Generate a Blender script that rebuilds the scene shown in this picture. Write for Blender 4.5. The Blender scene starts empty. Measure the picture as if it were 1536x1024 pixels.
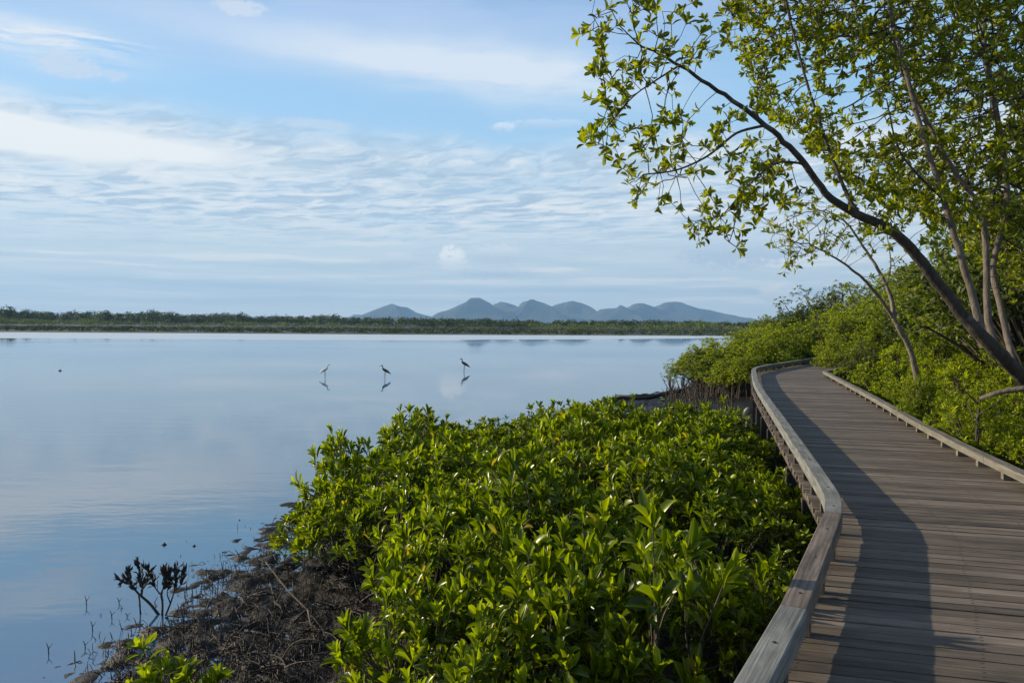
import bpy, math, random
import numpy as np
from mathutils import Vector, Matrix, kdtree, noise as mnoise

random.seed(7)
RNG = np.random.default_rng(11)
SC = bpy.context.scene
COL = SC.collection
R = math.radians

# ------------------------------------------------------------------ camera
CAM_Z, F_PX, CX, CY = 3.0, 1152.0, 768.0, 512.0
DECK_Z = 1.30
PITCH, ROLL = math.atan(29 / F_PX), R(0.37)
fwd = Vector((0, math.cos(PITCH), -math.sin(PITCH)))
up0 = Vector((0, math.sin(PITCH), math.cos(PITCH)))
rt0 = Vector((1, 0, 0))
cr = rt0 * math.cos(ROLL) + up0 * math.sin(ROLL)
cu = up0 * math.cos(ROLL) - rt0 * math.sin(ROLL)
cam_d = bpy.data.cameras.new('camera')
cam = bpy.data.objects.new('camera', cam_d)
COL.objects.link(cam)
cam_d.sensor_width = 36
cam_d.lens = 36 * F_PX / 1536
cam_d.clip_start = 0.05
cam_d.clip_end = 40000
M = Matrix((cr, cu, -fwd)).transposed().to_4x4()
M.translation = (0, 0, CAM_Z)
cam.matrix_world = M
SC.camera = cam


def ray(px, py):
    return (fwd + cr * ((px - CX) / F_PX) - cu * ((py - CY) / F_PX))


def at(px, py, z):
    d = ray(px, py)
    t = (z - CAM_Z) / d.z
    return Vector((d.x * t, d.y * t, z))


def atd(px, py, dep):
    d = ray(px, py)
    t = dep / d.y
    return Vector((d.x * t, dep, CAM_Z + d.z * t))


def nrm(a):
    return a / np.maximum(np.linalg.norm(a, axis=-1, keepdims=True), 1e-9)


# ------------------------------------------------------------------ objects
def tag(o, label=None, cat=None, group=None, kind=None):
    for k, v in (('label', label), ('category', cat), ('group', group), ('kind', kind)):
        if v:
            o[k] = v
    return o


def empty(name, loc=(0, 0, 0), rz=0.0, label=None, cat=None, group=None):
    o = bpy.data.objects.new(name, None)
    o.empty_display_size = 0.1
    COL.objects.link(o)
    o.location = loc
    o.rotation_euler = (0, 0, rz)
    return tag(o, label, cat, group)


def link(name, me, mat=None, parent=None):
    o = bpy.data.objects.new(name, me)
    COL.objects.link(o)
    if mat and not me.materials:
        me.materials.append(mat)
    if parent:
        o.parent = parent
    return o


def copy_tree(o, parent=None):
    c = o.copy()
    COL.objects.link(c)
    c.parent = parent
    for ch in list(o.children):
        copy_tree(ch, c)
    return c


def np_mesh(name, V, loops, totals, smooth=True, attr=None, uv=None):
    me = bpy.data.meshes.new(name)
    V = np.asarray(V, np.float32).reshape(-1, 3)
    loops = np.asarray(loops, np.int32).ravel()
    totals = np.asarray(totals, np.int32).ravel()
    me.vertices.add(len(V))
    me.vertices.foreach_set('co', V.ravel())
    me.loops.add(len(loops))
    me.loops.foreach_set('vertex_index', loops)
    me.polygons.add(len(totals))
    st = np.concatenate(([0], np.cumsum(totals)[:-1])).astype(np.int32)
    me.polygons.foreach_set('loop_start', st)
    me.polygons.foreach_set('loop_total', totals)
    me.polygons.foreach_set('use_smooth', np.full(len(totals), smooth, bool))
    if attr is not None:
        a = me.attributes.new('lf', 'FLOAT_COLOR', 'POINT')
        a.data.foreach_set('color', np.asarray(attr, np.float32).ravel())
    if uv is not None:
        l = me.uv_layers.new(name='uv')
        l.data.foreach_set('uv', np.asarray(uv, np.float32).ravel())
    me.update(calc_edges=True)
    me.validate()
    return me


# leaf templates: rows of (x, y, z), faces, rib flag
def leaf_tmpl(kind):
    if kind == 'full':
        rows = [(0.26, .27), (0.56, .48), (0.82, .40)]
        V = [(0, 0, 0)]
        rib = [1]
        for t, w in rows:
            zc = 0.08 * math.sin(t * 2.6) - 0.07 * t * t
            V += [(-w, t, zc + w * .28), (0, t, zc), (w, t, zc + w * .28)]
            rib += [0, 1, 0]
        V.append((0, 1, 0.08 * math.sin(2.6) - 0.07))
        rib.append(1)
        Fc = [(0, 2, 1), (0, 3, 2)]
        for r in range(2):
            a = 1 + 3 * r
            Fc += [(a, a + 1, a + 4, a + 3), (a + 1, a + 2, a + 5, a + 4)]
        Fc += [(7, 8, 10), (8, 9, 10)]
    elif kind == 'mid':
        V = [(0, 0, 0), (-.5, .55, .10), (0, .55, .02), (.5, .55, .10), (0, 1, -.06)]
        rib = [1, 0, 1, 0, 1]
        Fc = [(0, 2, 1), (0, 3, 2), (1, 2, 4), (2, 3, 4)]
    else:
        V = [(0, 0, 0), (-.5, .5, .05), (0, 1, 0), (.5, .5, .05)]
        rib = [0, 0, 0, 0]
        Fc = [(0, 3, 2, 1)]
    return (np.array(V), np.concatenate([np.array(f) for f in Fc]), np.array([len(f) for f in Fc]), np.array(rib, float))


TM = {k: leaf_tmpl(k) for k in ('full', 'mid', 'low')}


def leaves_mesh(name, P, D, Nn, L, W, age, kind):
    T, tl, tt, rib = TM[kind]
    P, D, Nn = (np.asarray(a, float) for a in (P, D, Nn))
    n = len(P)
    D = nrm(D)
    S = nrm(np.cross(D, Nn))
    U = np.cross(S, D)
    L = np.asarray(L)[:, None, None]
    W = np.asarray(W)[:, None, None]
    V = (P[:, None] + D[:, None] * T[None, :, 1:2] * L + S[:, None] * T[None, :, 0:1] * W + U[:, None] * T[None, :, 2:3] * L)
    loops = (tl[None] + (np.arange(n) * len(T))[:, None])
    A = np.zeros((n, len(T), 4))
    A[..., 0] = np.asarray(age)[:, None]
    A[..., 1] = rib[None]
    A[..., 3] = 1
    return np_mesh(name, V, loops, np.tile(tt, n), True, A)


def rosettes(P, A, n_lo, n_hi, L, rng, spread=1.0, aspect=.36):
    """Leaf whorls at points P with axes A."""
    out = [[] for _ in range(6)]
    A = nrm(A)
    for p, a in zip(P, A):
        n = rng.integers(n_lo, n_hi + 1)
        s = np.cross(a, (0.31, 0.2, 0.93) if abs(a[2]) < .9 else (1, 0, 0))
        s /= np.linalg.norm(s)
        b = np.cross(a, s)
        k = np.arange(n)
        az = k * 2.399 + rng.uniform(0, 6.28) + rng.normal(0, .25, n)
        q = (k + .5) / n
        th = (0.22 + 1.25 * q * spread + rng.normal(0, .16, n))
        rad = np.cos(az)[:, None] * s + np.sin(az)[:, None] * b
        d = np.cos(th)[:, None] * a + np.sin(th)[:, None] * rad
        nn = np.cos(th)[:, None] * -rad + np.sin(th)[:, None] * a
        nn = nn + rng.normal(0, .25, (n, 3))
        ln = L * rng.uniform(.72, 1.2) * (0.55 + .5 * np.sqrt(q)) * rng.uniform(.75, 1.18, n)
        out[0].append(p - a[None] * (q * L * .35)[:, None])
        out[1].append(d)
        out[2].append(nn)
        out[3].append(ln)
        out[4].append(ln * aspect * rng.uniform(.8, 1.2, n))
        out[5].append(np.clip(1 - q + rng.normal(0, .12, n), 0, 1))
    return [np.concatenate(o) for o in out]


class Tubes:
    def __init__(s):
        s.V, s.L, s.T, s.n, s.UV = [], [], [], 0, []

    def add(s, pts, rad, sides=6, cap=True):
        pts = np.asarray(pts, float)
        k = len(pts)
        rad = np.broadcast_to(np.asarray(rad, float), (k,))
        t = nrm(np.gradient(pts, axis=0))
        main = nrm(pts[-1] - pts[0])
        ref = np.array((.12, .2, .97)) if abs(main[2]) < .75 else np.array((.97, .2, .1))
        a = nrm(np.cross(t, ref))
        b = np.cross(t, a)
        ang = np.arange(sides) * 2 * math.pi / sides
        ring = pts[:, None] + rad[:, None, None] * (np.cos(ang)[None, :, None] * a[:, None] + np.sin(ang)[None, :, None] * b[:, None])
        s.V.append(ring.reshape(-1, 3))
        i = np.arange(k - 1)[:, None] * sides
        j = np.arange(sides)[None]
        j2 = (j + 1) % sides
        q = np.stack((i + j, i + j2, i + sides + j2, i + sides + j), -1).reshape(-1, 4) + s.n
        s.L.append(q.ravel())
        s.T.append(np.full(len(q), 4))
        if cap:
            s.L.append(np.arange(sides)[::-1] + s.n)
            s.T.append([sides])
            s.L.append(np.arange(sides) + (k - 1) * sides + s.n)
            s.T.append([sides])
        s.n += k * sides
        return s

    def mesh(s, name):
        return np_mesh(name, np.concatenate(s.V), np.concatenate(s.L), np.concatenate(s.T))


def curve_pts(p0, p1, p2, k):
    t = np.linspace(0, 1, k)[:, None]
    p0, p1, p2 = (np.asarray(p, float) for p in (p0, p1, p2))
    return (1 - t) ** 2 * p0 + 2 * t * (1 - t) * p1 + t * t * p2


def smooth_poly(pts, k):
    """Catmull-Rom through points, k samples per span."""
    P = [np.asarray(p, float) for p in pts]
    P = [2 * P[0] - P[1]] + P + [2 * P[-1] - P[-2]]
    out = []
    for i in range(1, len(P) - 2):
        for t in np.arange(k) / k:
            a, b, c, d = P[i - 1:i + 3]
            out.append(.5 * (2 * b + (c - a) * t + (2 * a - 5 * b + 4 * c - d) * t * t + (3 * b - a - 3 * c + d) * t ** 3))
    out.append(P[-2])
    return np.array(out)


# ------------------------------------------------------------------ materials
class NT:
    def __init__(s, tree):
        s.t = tree
        s.n, s.l = tree.nodes, tree.links

    def node(s, typ, ins=None, **props):
        nd = s.n.new(typ)
        for k, v in props.items():
            setattr(nd, k, v)
        for k, v in (ins or {}).items():
            s.set(nd.inputs[k], v)
        return nd

    def set(s, sock, v):
        if isinstance(v, X):
            s.l.new(v.s, sock)
        elif isinstance(v, bpy.types.NodeSocket):
            s.l.new(v, sock)
        else:
            sock.default_value = v

    def math(s, op, a, b=None, c=None, clamp=False):
        nd = s.n.new('ShaderNodeMath')
        nd.operation = op
        nd.use_clamp = clamp
        for i, v in enumerate((a, b, c)):
            if v is not None:
                s.set(nd.inputs[i], v)
        return X(s, nd.outputs[0])

    def noise(s, vec, scale, detail=4, rough=.55, dist=0.0):
        nd = s.node('ShaderNodeTexNoise', {'Scale': scale, 'Detail': detail, 'Roughness': rough, 'Distortion': dist})
        s.set(nd.inputs['Vector'], vec)
        return X(s, nd.outputs[0])

    def ramp(s, fac, stops, interp='LINEAR'):
        nd = s.n.new('ShaderNodeValToRGB')
        e = nd.color_ramp.elements
        nd.color_ramp.interpolation = interp
        while len(e) < len(stops):
            e.new(0.5)
        for el, (p, c) in zip(e, stops):
            el.position = p
            el.color = (*c, 1) if len(c) == 3 else c
        s.set(nd.inputs[0], fac)
        return nd.outputs[0]

    def mix(s, fac, a, b, mode='MIX'):
        nd = s.n.new('ShaderNodeMix')
        nd.data_type = 'RGBA'
        nd.blend_type = mode
        s.set(nd.inputs[0], fac)
        for sock, v in ((nd.inputs[6], a), (nd.inputs[7], b)):
            s.set(sock, (*v, 1) if isinstance(v, tuple) and len(v) == 3 else v)
        return nd.outputs[2]

    def comb(s, x, y, z):
        nd = s.node('ShaderNodeCombineXYZ', {0: x, 1: y, 2: z})
        return nd.outputs[0]

    def sep(s, v):
        nd = s.n.new('ShaderNodeSeparateXYZ')
        s.set(nd.inputs[0], v)
        return [X(s, o) for o in nd.outputs]

    def smooth(s, a, b, x):
        nd = s.n.new('ShaderNodeMapRange')
        nd.interpolation_type = 'SMOOTHSTEP'
        s.set(nd.inputs[0], x)
        s.set(nd.inputs[1], a)
        s.set(nd.inputs[2], b)
        return X(s, nd.outputs[0])


class X:
    def __init__(x, nt, sock):
        x.nt, x.s = nt, sock

    def __add__(x, o): return x.nt.math('ADD', x, o)
    __radd__ = __add__
    def __mul__(x, o): return x.nt.math('MULTIPLY', x, o)
    __rmul__ = __mul__
    def __sub__(x, o): return x.nt.math('SUBTRACT', x, o)
    def __rsub__(x, o): return x.nt.math('SUBTRACT', o, x)
    def __truediv__(x, o): return x.nt.math('DIVIDE', x, o)
    def __rtruediv__(x, o): return x.nt.math('DIVIDE', o, x)


def new_mat(name):
    m = bpy.data.materials.new(name)
    m.use_nodes = True
    nt = NT(m.node_tree)
    p = m.node_tree.nodes['Principled BSDF']
    return m, nt, p


def leaf_mat(name, dark, mid, young, trans, tmix=.32, rough=.38, old=None, rib=.35):
    m, nt, p = new_mat(name)
    at_ = nt.node('ShaderNodeAttribute', attribute_name='lf')
    a = nt.sep(at_.outputs['Color'])
    geo = nt.node('ShaderNodeNewGeometry')
    rnd = X(nt, geo.outputs['Random Per Island'])
    oi = nt.node('ShaderNodeObjectInfo')
    ornd = X(nt, oi.outputs['Random'])
    fac = a[0] * .55 + rnd * .5 + ornd * .34 - .17
    stops = [(0.0, dark), (.5, mid), (1.0, young)]
    c = nt.ramp(fac, stops)
    if old:
        c = nt.mix(nt.math('GREATER_THAN', rnd, .985), c, old)
    if rib:
        c = nt.mix(nt.math('POWER', a[1], 6.0) * rib, c, tuple(min(1, v * 1.9) for v in young))
    nt.set(p.inputs['Base Color'], c)
    p.inputs['Roughness'].default_value = rough
    p.inputs['Specular IOR Level'].default_value = .34
    tr = nt.node('ShaderNodeBsdfTranslucent')
    tc = nt.mix(1.0, c, (*trans, 1), 'MULTIPLY')
    nt.set(tr.inputs[0], tc)
    ms = nt.node('ShaderNodeMixShader', {0: tmix})
    nt.l.new(p.outputs[0], ms.inputs[1])
    nt.l.new(tr.outputs[0], ms.inputs[2])
    nt.l.new(ms.outputs[0], nt.n['Material Output'].inputs[0])
    return m


def bark_mat(name, c1, c2, scale=14, rough=.85, patch=(.13, .125, .105)):
    m, nt, p = new_mat(name)
    tc = nt.node('ShaderNodeTexCoord').outputs['Object']
    mp = nt.node('ShaderNodeMapping', {'Vector': tc, 'Scale': (1, 1, .35)}).outputs[0]
    n = nt.noise(mp, scale, 6, .65)
    c = nt.ramp(n, [(.3, c1), (.7, c2)])
    if patch:
        n2 = nt.noise(tc, 5, 3)
        c = nt.mix(nt.smooth(.60, .70, n2) * .45, c, patch)
    nt.set(p.inputs['Base Color'], c)
    p.inputs['Roughness'].default_value = rough
    bp = nt.node('ShaderNodeBump', {'Strength': .9, 'Distance': .03})
    nt.set(bp.inputs['Height'], n)
    nt.l.new(bp.outputs[0], p.inputs['Normal'])
    return m


def wood_mat(name, cols, spread=.3, grain=60, nails=False, stain=None):
    """Weathered timber, uv.x in metres along the grain, uv.y across."""
    m, nt, p = new_mat(name)
    uv = nt.node('ShaderNodeUVMap', uv_map='uv').outputs[0]
    u, v, _ = nt.sep(uv)
    geo = nt.node('ShaderNodeNewGeometry')
    rnd = X(nt, geo.outputs['Random Per Island'])
    vec = nt.comb(u * 1.6 + rnd * 37, v * grain, rnd * 91)
    g = nt.noise(vec, 1.0, 6, .65, .4)
    blot = nt.noise(nt.comb(u * 2.4 + rnd * 11, v * 9, rnd * 7), 1.0, 4, .6)
    f = (g - .5) * .95 + (rnd - .5) * spread + (blot - .5) * .7 + .5
    c = nt.ramp(f, cols)
    pos = nt.node('ShaderNodeTexCoord').outputs['Object']
    big = nt.noise(pos, .9, 4, .6)
    c = nt.mix(nt.smooth(.45, .75, big) * .5, c, stain or (.10, .085, .07))
    crack = nt.smooth(.70, .78, nt.noise(nt.comb(u * 1.1 + rnd * 53, v * grain * .8, rnd * 3), 1.0, 3, .5))
    c = nt.mix(crack * .7, c, (.02, .017, .014))
    if nails:
        vv = nt.math('FRACT', v * (1 / .122))
        d1 = nt.math('ABSOLUTE', vv - .28)
        d2 = nt.math('ABSOLUTE', vv - .72)
        dv = nt.math('MINIMUM', d1, d2) * .122
        du = nt.math('MINIMUM', nt.math('MINIMUM', nt.math('ABSOLUTE', u - .14), nt.math('ABSOLUTE', u - 1.0)), nt.math('ABSOLUTE', u - 1.62))
        hit = nt.math('LESS_THAN', nt.math('MAXIMUM', dv, du), .009)
        c = nt.mix(hit * .75, c, (.015, .012, .01))
    nt.set(p.inputs['Base Color'], c)
    nt.set(p.inputs['Roughness'], .62 + g * .25)
    bp = nt.node('ShaderNodeBump', {'Strength': .5, 'Distance': .006})
    nt.set(bp.inputs['Height'], g - crack * .6)
    nt.l.new(bp.outputs[0], p.inputs['Normal'])
    return m


def flat_mat(name, c1, c2, scale=20, rough=.6):
    m, nt, p = new_mat(name)
    tc = nt.node('ShaderNodeTexCoord').outputs['Object']
    nt.set(p.inputs['Base Color'], nt.ramp(nt.noise(tc, scale, 4), [(.35, c1), (.65, c2)]))
    p.inputs['Roughness'].default_value = rough
    return m


MAT = {}
MAT['leaf_shrub'] = leaf_mat('mangrove_leaf', (.018, .039, .003), (.086, .127, .003), (.32, .38, .011), (1.65, 1.7, .30), .40, .32, (.30, .24, .03))
MAT['leaf_tree'] = leaf_mat('tree_leaf', (.032, .050, .004), (.110, .142, .005), (.31, .345, .014), (1.9, 1.8, .30), .52, .38, (.26, .24, .03))
MAT['leaf_wood'] = leaf_mat('woodland_leaf', (.044, .076, .004), (.138, .192, .005), (.32, .38, .010), (1.9, 1.75, .30), .50, .5, None, 0)
MAT['leaf_back'] = leaf_mat('dark_woodland_leaf', (.030, .050, .007), (.070, .098, .010), (.15, .18, .016), (1.4, 1.5, .5), .3, .5, None, 0)
MAT['leaf_far'] = leaf_mat('far_leaf', (.014, .030, .007), (.032, .056, .010), (.065, .092, .014), (1.2, 1.3, .7), .15, .7, None, 0)
MAT['leaf_far_light'] = leaf_mat('far_light_leaf', (.042, .066, .010), (.085, .118, .013), (.15, .18, .02), (1.2, 1.3, .7), .15, .7, None, 0)
MAT['leaf_marsh'] = leaf_mat('marsh_leaf', (.024, .038, .008), (.046, .062, .011), (.08, .088, .016), (1.1, 1.1, .7), .1, .8, None, 0)
MAT['bark'] = bark_mat('backlit_bark', (.016, .013, .010), (.062, .050, .039))  # colour darkened to paint in the backlit look of the leaning trunk
MAT['bark_pale'] = bark_mat('pale_bark', (.09, .075, .06), (.22, .19, .155), 18)
MAT['aerial'] = bark_mat('aerial_root', (.022, .017, .012), (.085, .068, .048), 22)
MAT['bark_limb'] = bark_mat('sunlit_limb_bark', (.05, .041, .033), (.15, .125, .098), 16)  # same tree's bark in a paler tone, sunlight on the upright limbs painted in
MAT['stem'] = bark_mat('shrub_stem', (.045, .036, .026), (.12, .10, .07), 30)
MAT['dead'] = bark_mat('dead_wood', (.014, .010, .008), (.045, .034, .025), 25, .7, None)
MAT['root'] = bark_mat('root', (.007, .005, .004), (.030, .022, .015), 22, .65, None)
MAT['grey_wood'] = bark_mat('grey_dead_wood', (.10, .088, .075), (.24, .215, .18), 20)

# ------------------------------------------------------------------ sun and sky
SUN_EL, SUN_AZ = R(20.5), R(-70)          # azimuth measured from the view direction (+Y) towards +X
sdir = Vector((math.sin(SUN_AZ) * math.cos(SUN_EL), math.cos(SUN_AZ) * math.cos(SUN_EL), math.sin(SUN_EL)))
sl = bpy.data.lights.new('sun', 'SUN')
sl.energy = 5.0
sl.angle = R(0.55)
sl.color = (1.0, .84, .61)
so = bpy.data.objects.new('sun', sl)
COL.objects.link(so)
so.rotation_euler = sdir.to_track_quat('Z', 'Y').to_euler()

world = bpy.data.worlds.new('World')
SC.world = world
world.use_nodes = True
W = NT(world.node_tree)
for n_ in list(W.n):
    W.n.remove(n_)
sky = W.n.new('ShaderNodeTexSky')
sky.sky_type = 'NISHITA'
sky.sun_disc = False
sky.sun_elevation = SUN_EL
sky.sun_rotation = SUN_AZ
sky.air_density = 1.0
sky.dust_density = 0.6
sky.ozone_density = 2.0
SKY_STR = 0.10
SKY_K = 0.70
d = W.node('ShaderNodeTexCoord').outputs['Generated']
dx, dy, dz = W.sep(d)
AZ = W.math('ARCTAN2', dx, dy)
EL = W.math('ARCSINE', dz)


def azel(px, py):
    v = ray(px, py).normalized()
    return math.atan2(v.x, v.y), math.asin(v.z)


wn = W.noise(W.comb(AZ * 5, EL * 14, 1.3), 1.0, 5, .6)           # warp
wA = AZ + (wn - .5) * .10
wE = EL + (wn - .5) * .035
n_soft = W.noise(W.comb(wA * 2.2, wE * 13, 4.1), 1.0, 5, .55)
n_fib = W.noise(W.comb(wA * 6 + EL * 6, wE * 55, 7.7), 1.0, 5, .6)
n_puff = W.noise(W.comb(AZ * 110, EL * 150, 2.2), 1.0, 6, .65)


def blob(px, py, sx, sy, tilt=0.0, a=None, e=None):
    a0, e0 = azel(px, py)
    a = a or wA
    e = e or wE
    da = (a - a0) * (F_PX / sx)
    de = (e - e0 - (a - a0) * tilt) * (F_PX / sy)
    return W.math('POWER', 2.718, (da * da + de * de) * -1.0)


def cl(x):
    return W.math('MULTIPLY', x, 1.0, clamp=True)


K = SKY_K / SKY_STR


def colr(r, g, b):
    f = lambda c: ((c / 255 + .055) / 1.055) ** 2.4 * K
    return (f(r), f(g), f(b), 1)


base = W.mix(1.0, sky.outputs[0], (.98, 1.0, 1.02, 1), 'MULTIPLY')
# clear-air colour above a pale horizon, blended half and half with the physical sky
grad = W.ramp(cl(EL * 1.6), [(0, (1.02, 1.04, .94)), (.10, (.80, .90, .90)), (.30, (.44, .68, .90)), (.46, (.34, .61, .89)), (.60, (.32, .52, .82)), (1, (.13, .19, .32))])
gradk = W.mix(1.0, grad, (K, K, K, 1), 'MULTIPLY')
c = W.mix(.80, base, gradk)
front = W.smooth(-.25, .25, dy)
# thin veil high up and generic streaks all round
veil = W.smooth(.40, .72, n_soft) * W.smooth(.30, .40, EL) * .55
c = W.mix(cl(veil), c, colr(190, 208, 236))
c = W.mix(cl(blob(330, 30, 420, 60) * .55 * W.smooth(.25, .6, n_soft)), c, colr(186, 208, 238))
# long pale streak
st = (blob(640, 95, 300, 30, -.05) + blob(800, 120, 190, 30, -.12) * .8) * W.smooth(.2, .65, n_soft * .5 + n_fib * .5)
c = W.mix(cl(st * 1.1), c, colr(214, 227, 240))
wl2 = (blob(10, 50, 120, 26, -.06) + blob(110, 64, 70, 10)) * W.smooth(.28, .6, n_fib)
c = W.mix(cl(wl2 * 1.1), c, colr(222, 231, 240))
# mackerel sheet
pz = W.math('MAXIMUM', EL, .0) + .035
mx, my = AZ * 1.0, 1.0 / pz
rip = W.noise(W.comb(AZ * 22 + my * .8 + (wn - .5) * 3, my * 5.2 + AZ * 8.5 + (wn - .5) * 2, .7), 1.0, 5, .6, .5)
rip2 = W.noise(W.comb(AZ * 9 + my * .5, my * 1.6 + AZ * 2, 5.7), 1.0, 3, .5)
a0, e_lo = azel(768, 402)
_, e_hi = azel(768, 208)
edge = (wn - .5) * .055 + W.math('ABSOLUTE', AZ + .02) * -.030
band = W.smooth(e_lo - .02, e_lo + .075, EL) * (1.0 - W.smooth(e_hi - .035, e_hi + .012, EL + edge))
sheet = cl(band * (W.smooth(.25, .55, rip2) * .4 + .55))
c = W.mix(sheet * .9, c, colr(196, 213, 227))
c = W.mix(cl(band * W.smooth(.43, .68, rip * .72 + n_soft * .28) * W.smooth(.18, .5, rip2) * 1.0), c, colr(234, 239, 241))
c = W.mix(cl(band * W.smooth(.53, .36, rip) * .62), c, colr(158, 186, 211))
wl = (blob(20, 200, 190, 24, -.07) + blob(180, 214, 150, 14, -.05) * .7) * W.smooth(.15, .50, n_fib * .7 + n_soft * .3)
c = W.mix(cl(wl * 1.7), c, colr(238, 242, 243))
# low grey-blue stratus with flat streaks
low = 1.0 - W.smooth(.065, .135, EL + (wn - .5) * .03)
c = W.mix(cl(low * .75 * front), c, colr(198, 213, 222))
stk = W.noise(W.comb(wA * 4.5, EL * 95 + (wn - .5) * 1.5, 3.3), 1.0, 4, .55)
lowb = low * W.smooth(.004, .03, EL)
c = W.mix(cl(lowb * W.smooth(.50, .66, stk) * .9), c, colr(236, 239, 236))
c = W.mix(cl(lowb * W.smooth(.48, .34, stk) * .7), c, colr(190, 208, 218))
# small cumulus
e_of = lambda py: azel(768, py)[1]
for (px, py, sx, sy, amp, cc) in ((678, 390, 15, 14, .95, (236, 240, 240)), (747, 381, 30, 11, .95, (206, 217, 226)), (595, 391, 24, 9, .85, (208, 219, 228)),
                                  (740, 408, 46, 6, .55, (188, 205, 220)), (1166, 441, 18, 12, 1.1, (228, 230, 226)), (100, 98, 26, 11, .9, (214, 226, 240)),
                                  (172, 114, 12, 5, .8, (208, 224, 242)), (360, 11, 24, 8, .9, (218, 228, 240)), (466, 185, 36, 5, .8, (206, 224, 240)),
                                  (1110, 374, 60, 20, .8, (188, 205, 222)), (820, 186, 44, 5, .4, (204, 220, 236)), (755, 191, 12, 5, .7, (210, 224, 238)), (690, 245, 14, 4, .6, (226, 232, 236))):
    g = blob(px, py, sx * 1.5, sy * 1.5, 0, AZ, EL)
    k_ = W.smooth(.22, .70, g * (1.0 + (n_puff - .5) * 3.2))
    c = W.mix(cl(k_ * amp * .9), c, W.mix(cl(W.smooth(e_of(py + sy * .8), e_of(py - sy * .9), EL) * .9 + n_puff * .2), colr(cc[0] * .93, cc[1] * .95, cc[2] * .97), colr(cc[0] + 14, cc[1] + 12, cc[2] + 10)))
bg = W.node('ShaderNodeBackground', {'Strength': SKY_STR})
W.set(bg.inputs[0], c)
wo = W.n.new('ShaderNodeOutputWorld')
W.l.new(bg.outputs[0], wo.inputs[0])

# ------------------------------------------------------------------ boardwalk plan
RT = DECK_Z + .225                     # rail top
Lp = [at(px, py, RT).xy for px, py in ((1127, 1024), (1190, 910), (1250, 768), (1250, 744), (1236, 722), (1208, 680), (1162, 614), (1134, 574))]
dirn = (Lp[1] - Lp[0]).normalized()
Lp = [Lp[0] - dirn * 5.0] + Lp
far_c = at(1130, 551, RT).xy
Lp += [Lp[-1].lerp(far_c, .55), far_c, at(1158, 546, RT).xy, at(1200, 539.5, RT).xy, at(1246, 533, RT).xy]
Lp.append(Lp[-1] + (Lp[-1] - Lp[-2]).normalized() * 8)
RTR = DECK_Z + .155                    # the right kerb sits lower
Rp = [at(px, py, RTR).xy for px, py in ((1536, 709), (1439, 664), (1373, 629), (1306, 592), (1237, 556.5))]
d0 = (Rp[0] - Rp[1]).normalized()
k1 = Rp[0] + d0 * 1.3
Rp = [k1 - dirn * 8.5, k1] + Rp
dl = (Lp[-2] - Lp[-4]).normalized()
Rp += [Rp[-1] + dl * 4, Rp[-1] + dl * 17]


def poly_len(P):
    return np.concatenate(([0], np.cumsum([(P[i + 1] - P[i]).length for i in range(len(P) - 1)])))


def poly_at(P, S, s):
    i = int(np.clip(np.searchsorted(S, s) - 1, 0, len(P) - 2))
    t = (s - S[i]) / (S[i + 1] - S[i])
    return P[i].lerp(P[i + 1], t), (P[i + 1] - P[i]).normalized()


def round_poly(P, keep=1):
    out = smooth_poly([(p.x, p.y, 0) for p in P], 6)
    return [Vector((a[0], a[1])) for a in out]


# match left and right edges at the kinks so that planks fan round the bends
Lk = [0, 3, 11, len(Lp) - 1]            # near end, kink, far corner, far end
Rk = [0, 1, 6, len(Rp) - 1]
SL, SR = poly_len(Lp), poly_len(Rp)
stL, stR = [SL[i] for i in Lk], [SR[i] for i in Rk]


def edge_pair(q):
    """q runs 0..3 over the three legs of the walk."""
    i = min(int(q), 2)
    t = q - i
    return poly_at(Lp, SL, stL[i] + (stL[i + 1] - stL[i]) * t)[0], poly_at(Rp, SR, stR[i] + (stR[i + 1] - stR[i]) * t)[0]


def box_from(c8):
    """8 corners: bottom 4 (ccw) then top 4."""
    return [(0, 3, 2, 1), (4, 5, 6, 7), (0, 1, 5, 4), (1, 2, 6, 5), (2, 3, 7, 6), (3, 0, 4, 7)]


class Boxes:
    def __init__(s):
        s.V, s.L, s.T, s.UV, s.n = [], [], [], [], 0

    def hexa(s, bot, top, u=None):
        c8 = [Vector(p) for p in bot] + [Vector(p) for p in top]
        s.V += [tuple(p) for p in c8]
        ax = (c8[1] - c8[0])
        le, wi = ax.length, (c8[3] - c8[0]).length
        uo, vo = u or (0, 0)
        uvv = [(0, 0), (le, 0), (le, wi), (0, wi), (0, 0), (le, 0), (le, wi), (0, wi)]
        for f in box_from(c8):
            s.L += [i + s.n for i in f]
            s.T.append(4)
            for i in f:
                dz_ = .12 if (i >= 4) else 0
                s.UV.append((uvv[i][0] + uo, uvv[i][1] + vo + (dz_ if f[0] != 4 and f[0] != 0 else 0)))
        s.n += 8

    def bar(s, a, b, w, h, u=None):
        """straight bar from a to b (3D bottom centre), width w, height h."""
        a, b = Vector(a), Vector(b)
        t = (b - a).normalized()
        n = Vector((-t.y, t.x, 0)).normalized() * w / 2
        z = Vector((0, 0, h))
        s.hexa((a - n, b - n, b + n, a + n), (a - n + z, b - n + z, b + n + z, a + n + z), u)

    def post(s, x, y, z0, z1, w, dp, ang):
        ca, sa = math.cos(ang), math.sin(ang)
        q = [(x + ca * i * w / 2 - sa * j * dp / 2, y + sa * i * w / 2 + ca * j * dp / 2) for i, j in ((-1, -1), (1, -1), (1, 1), (-1, 1))]
        s.hexa([(a, b, z0) for a, b in q], [(a, b, z1) for a, b in q], (random.random() * 5, random.random()))

    def mesh(s, name):
        return np_mesh(name, s.V, s.L, s.T, False, None, s.UV)


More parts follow.
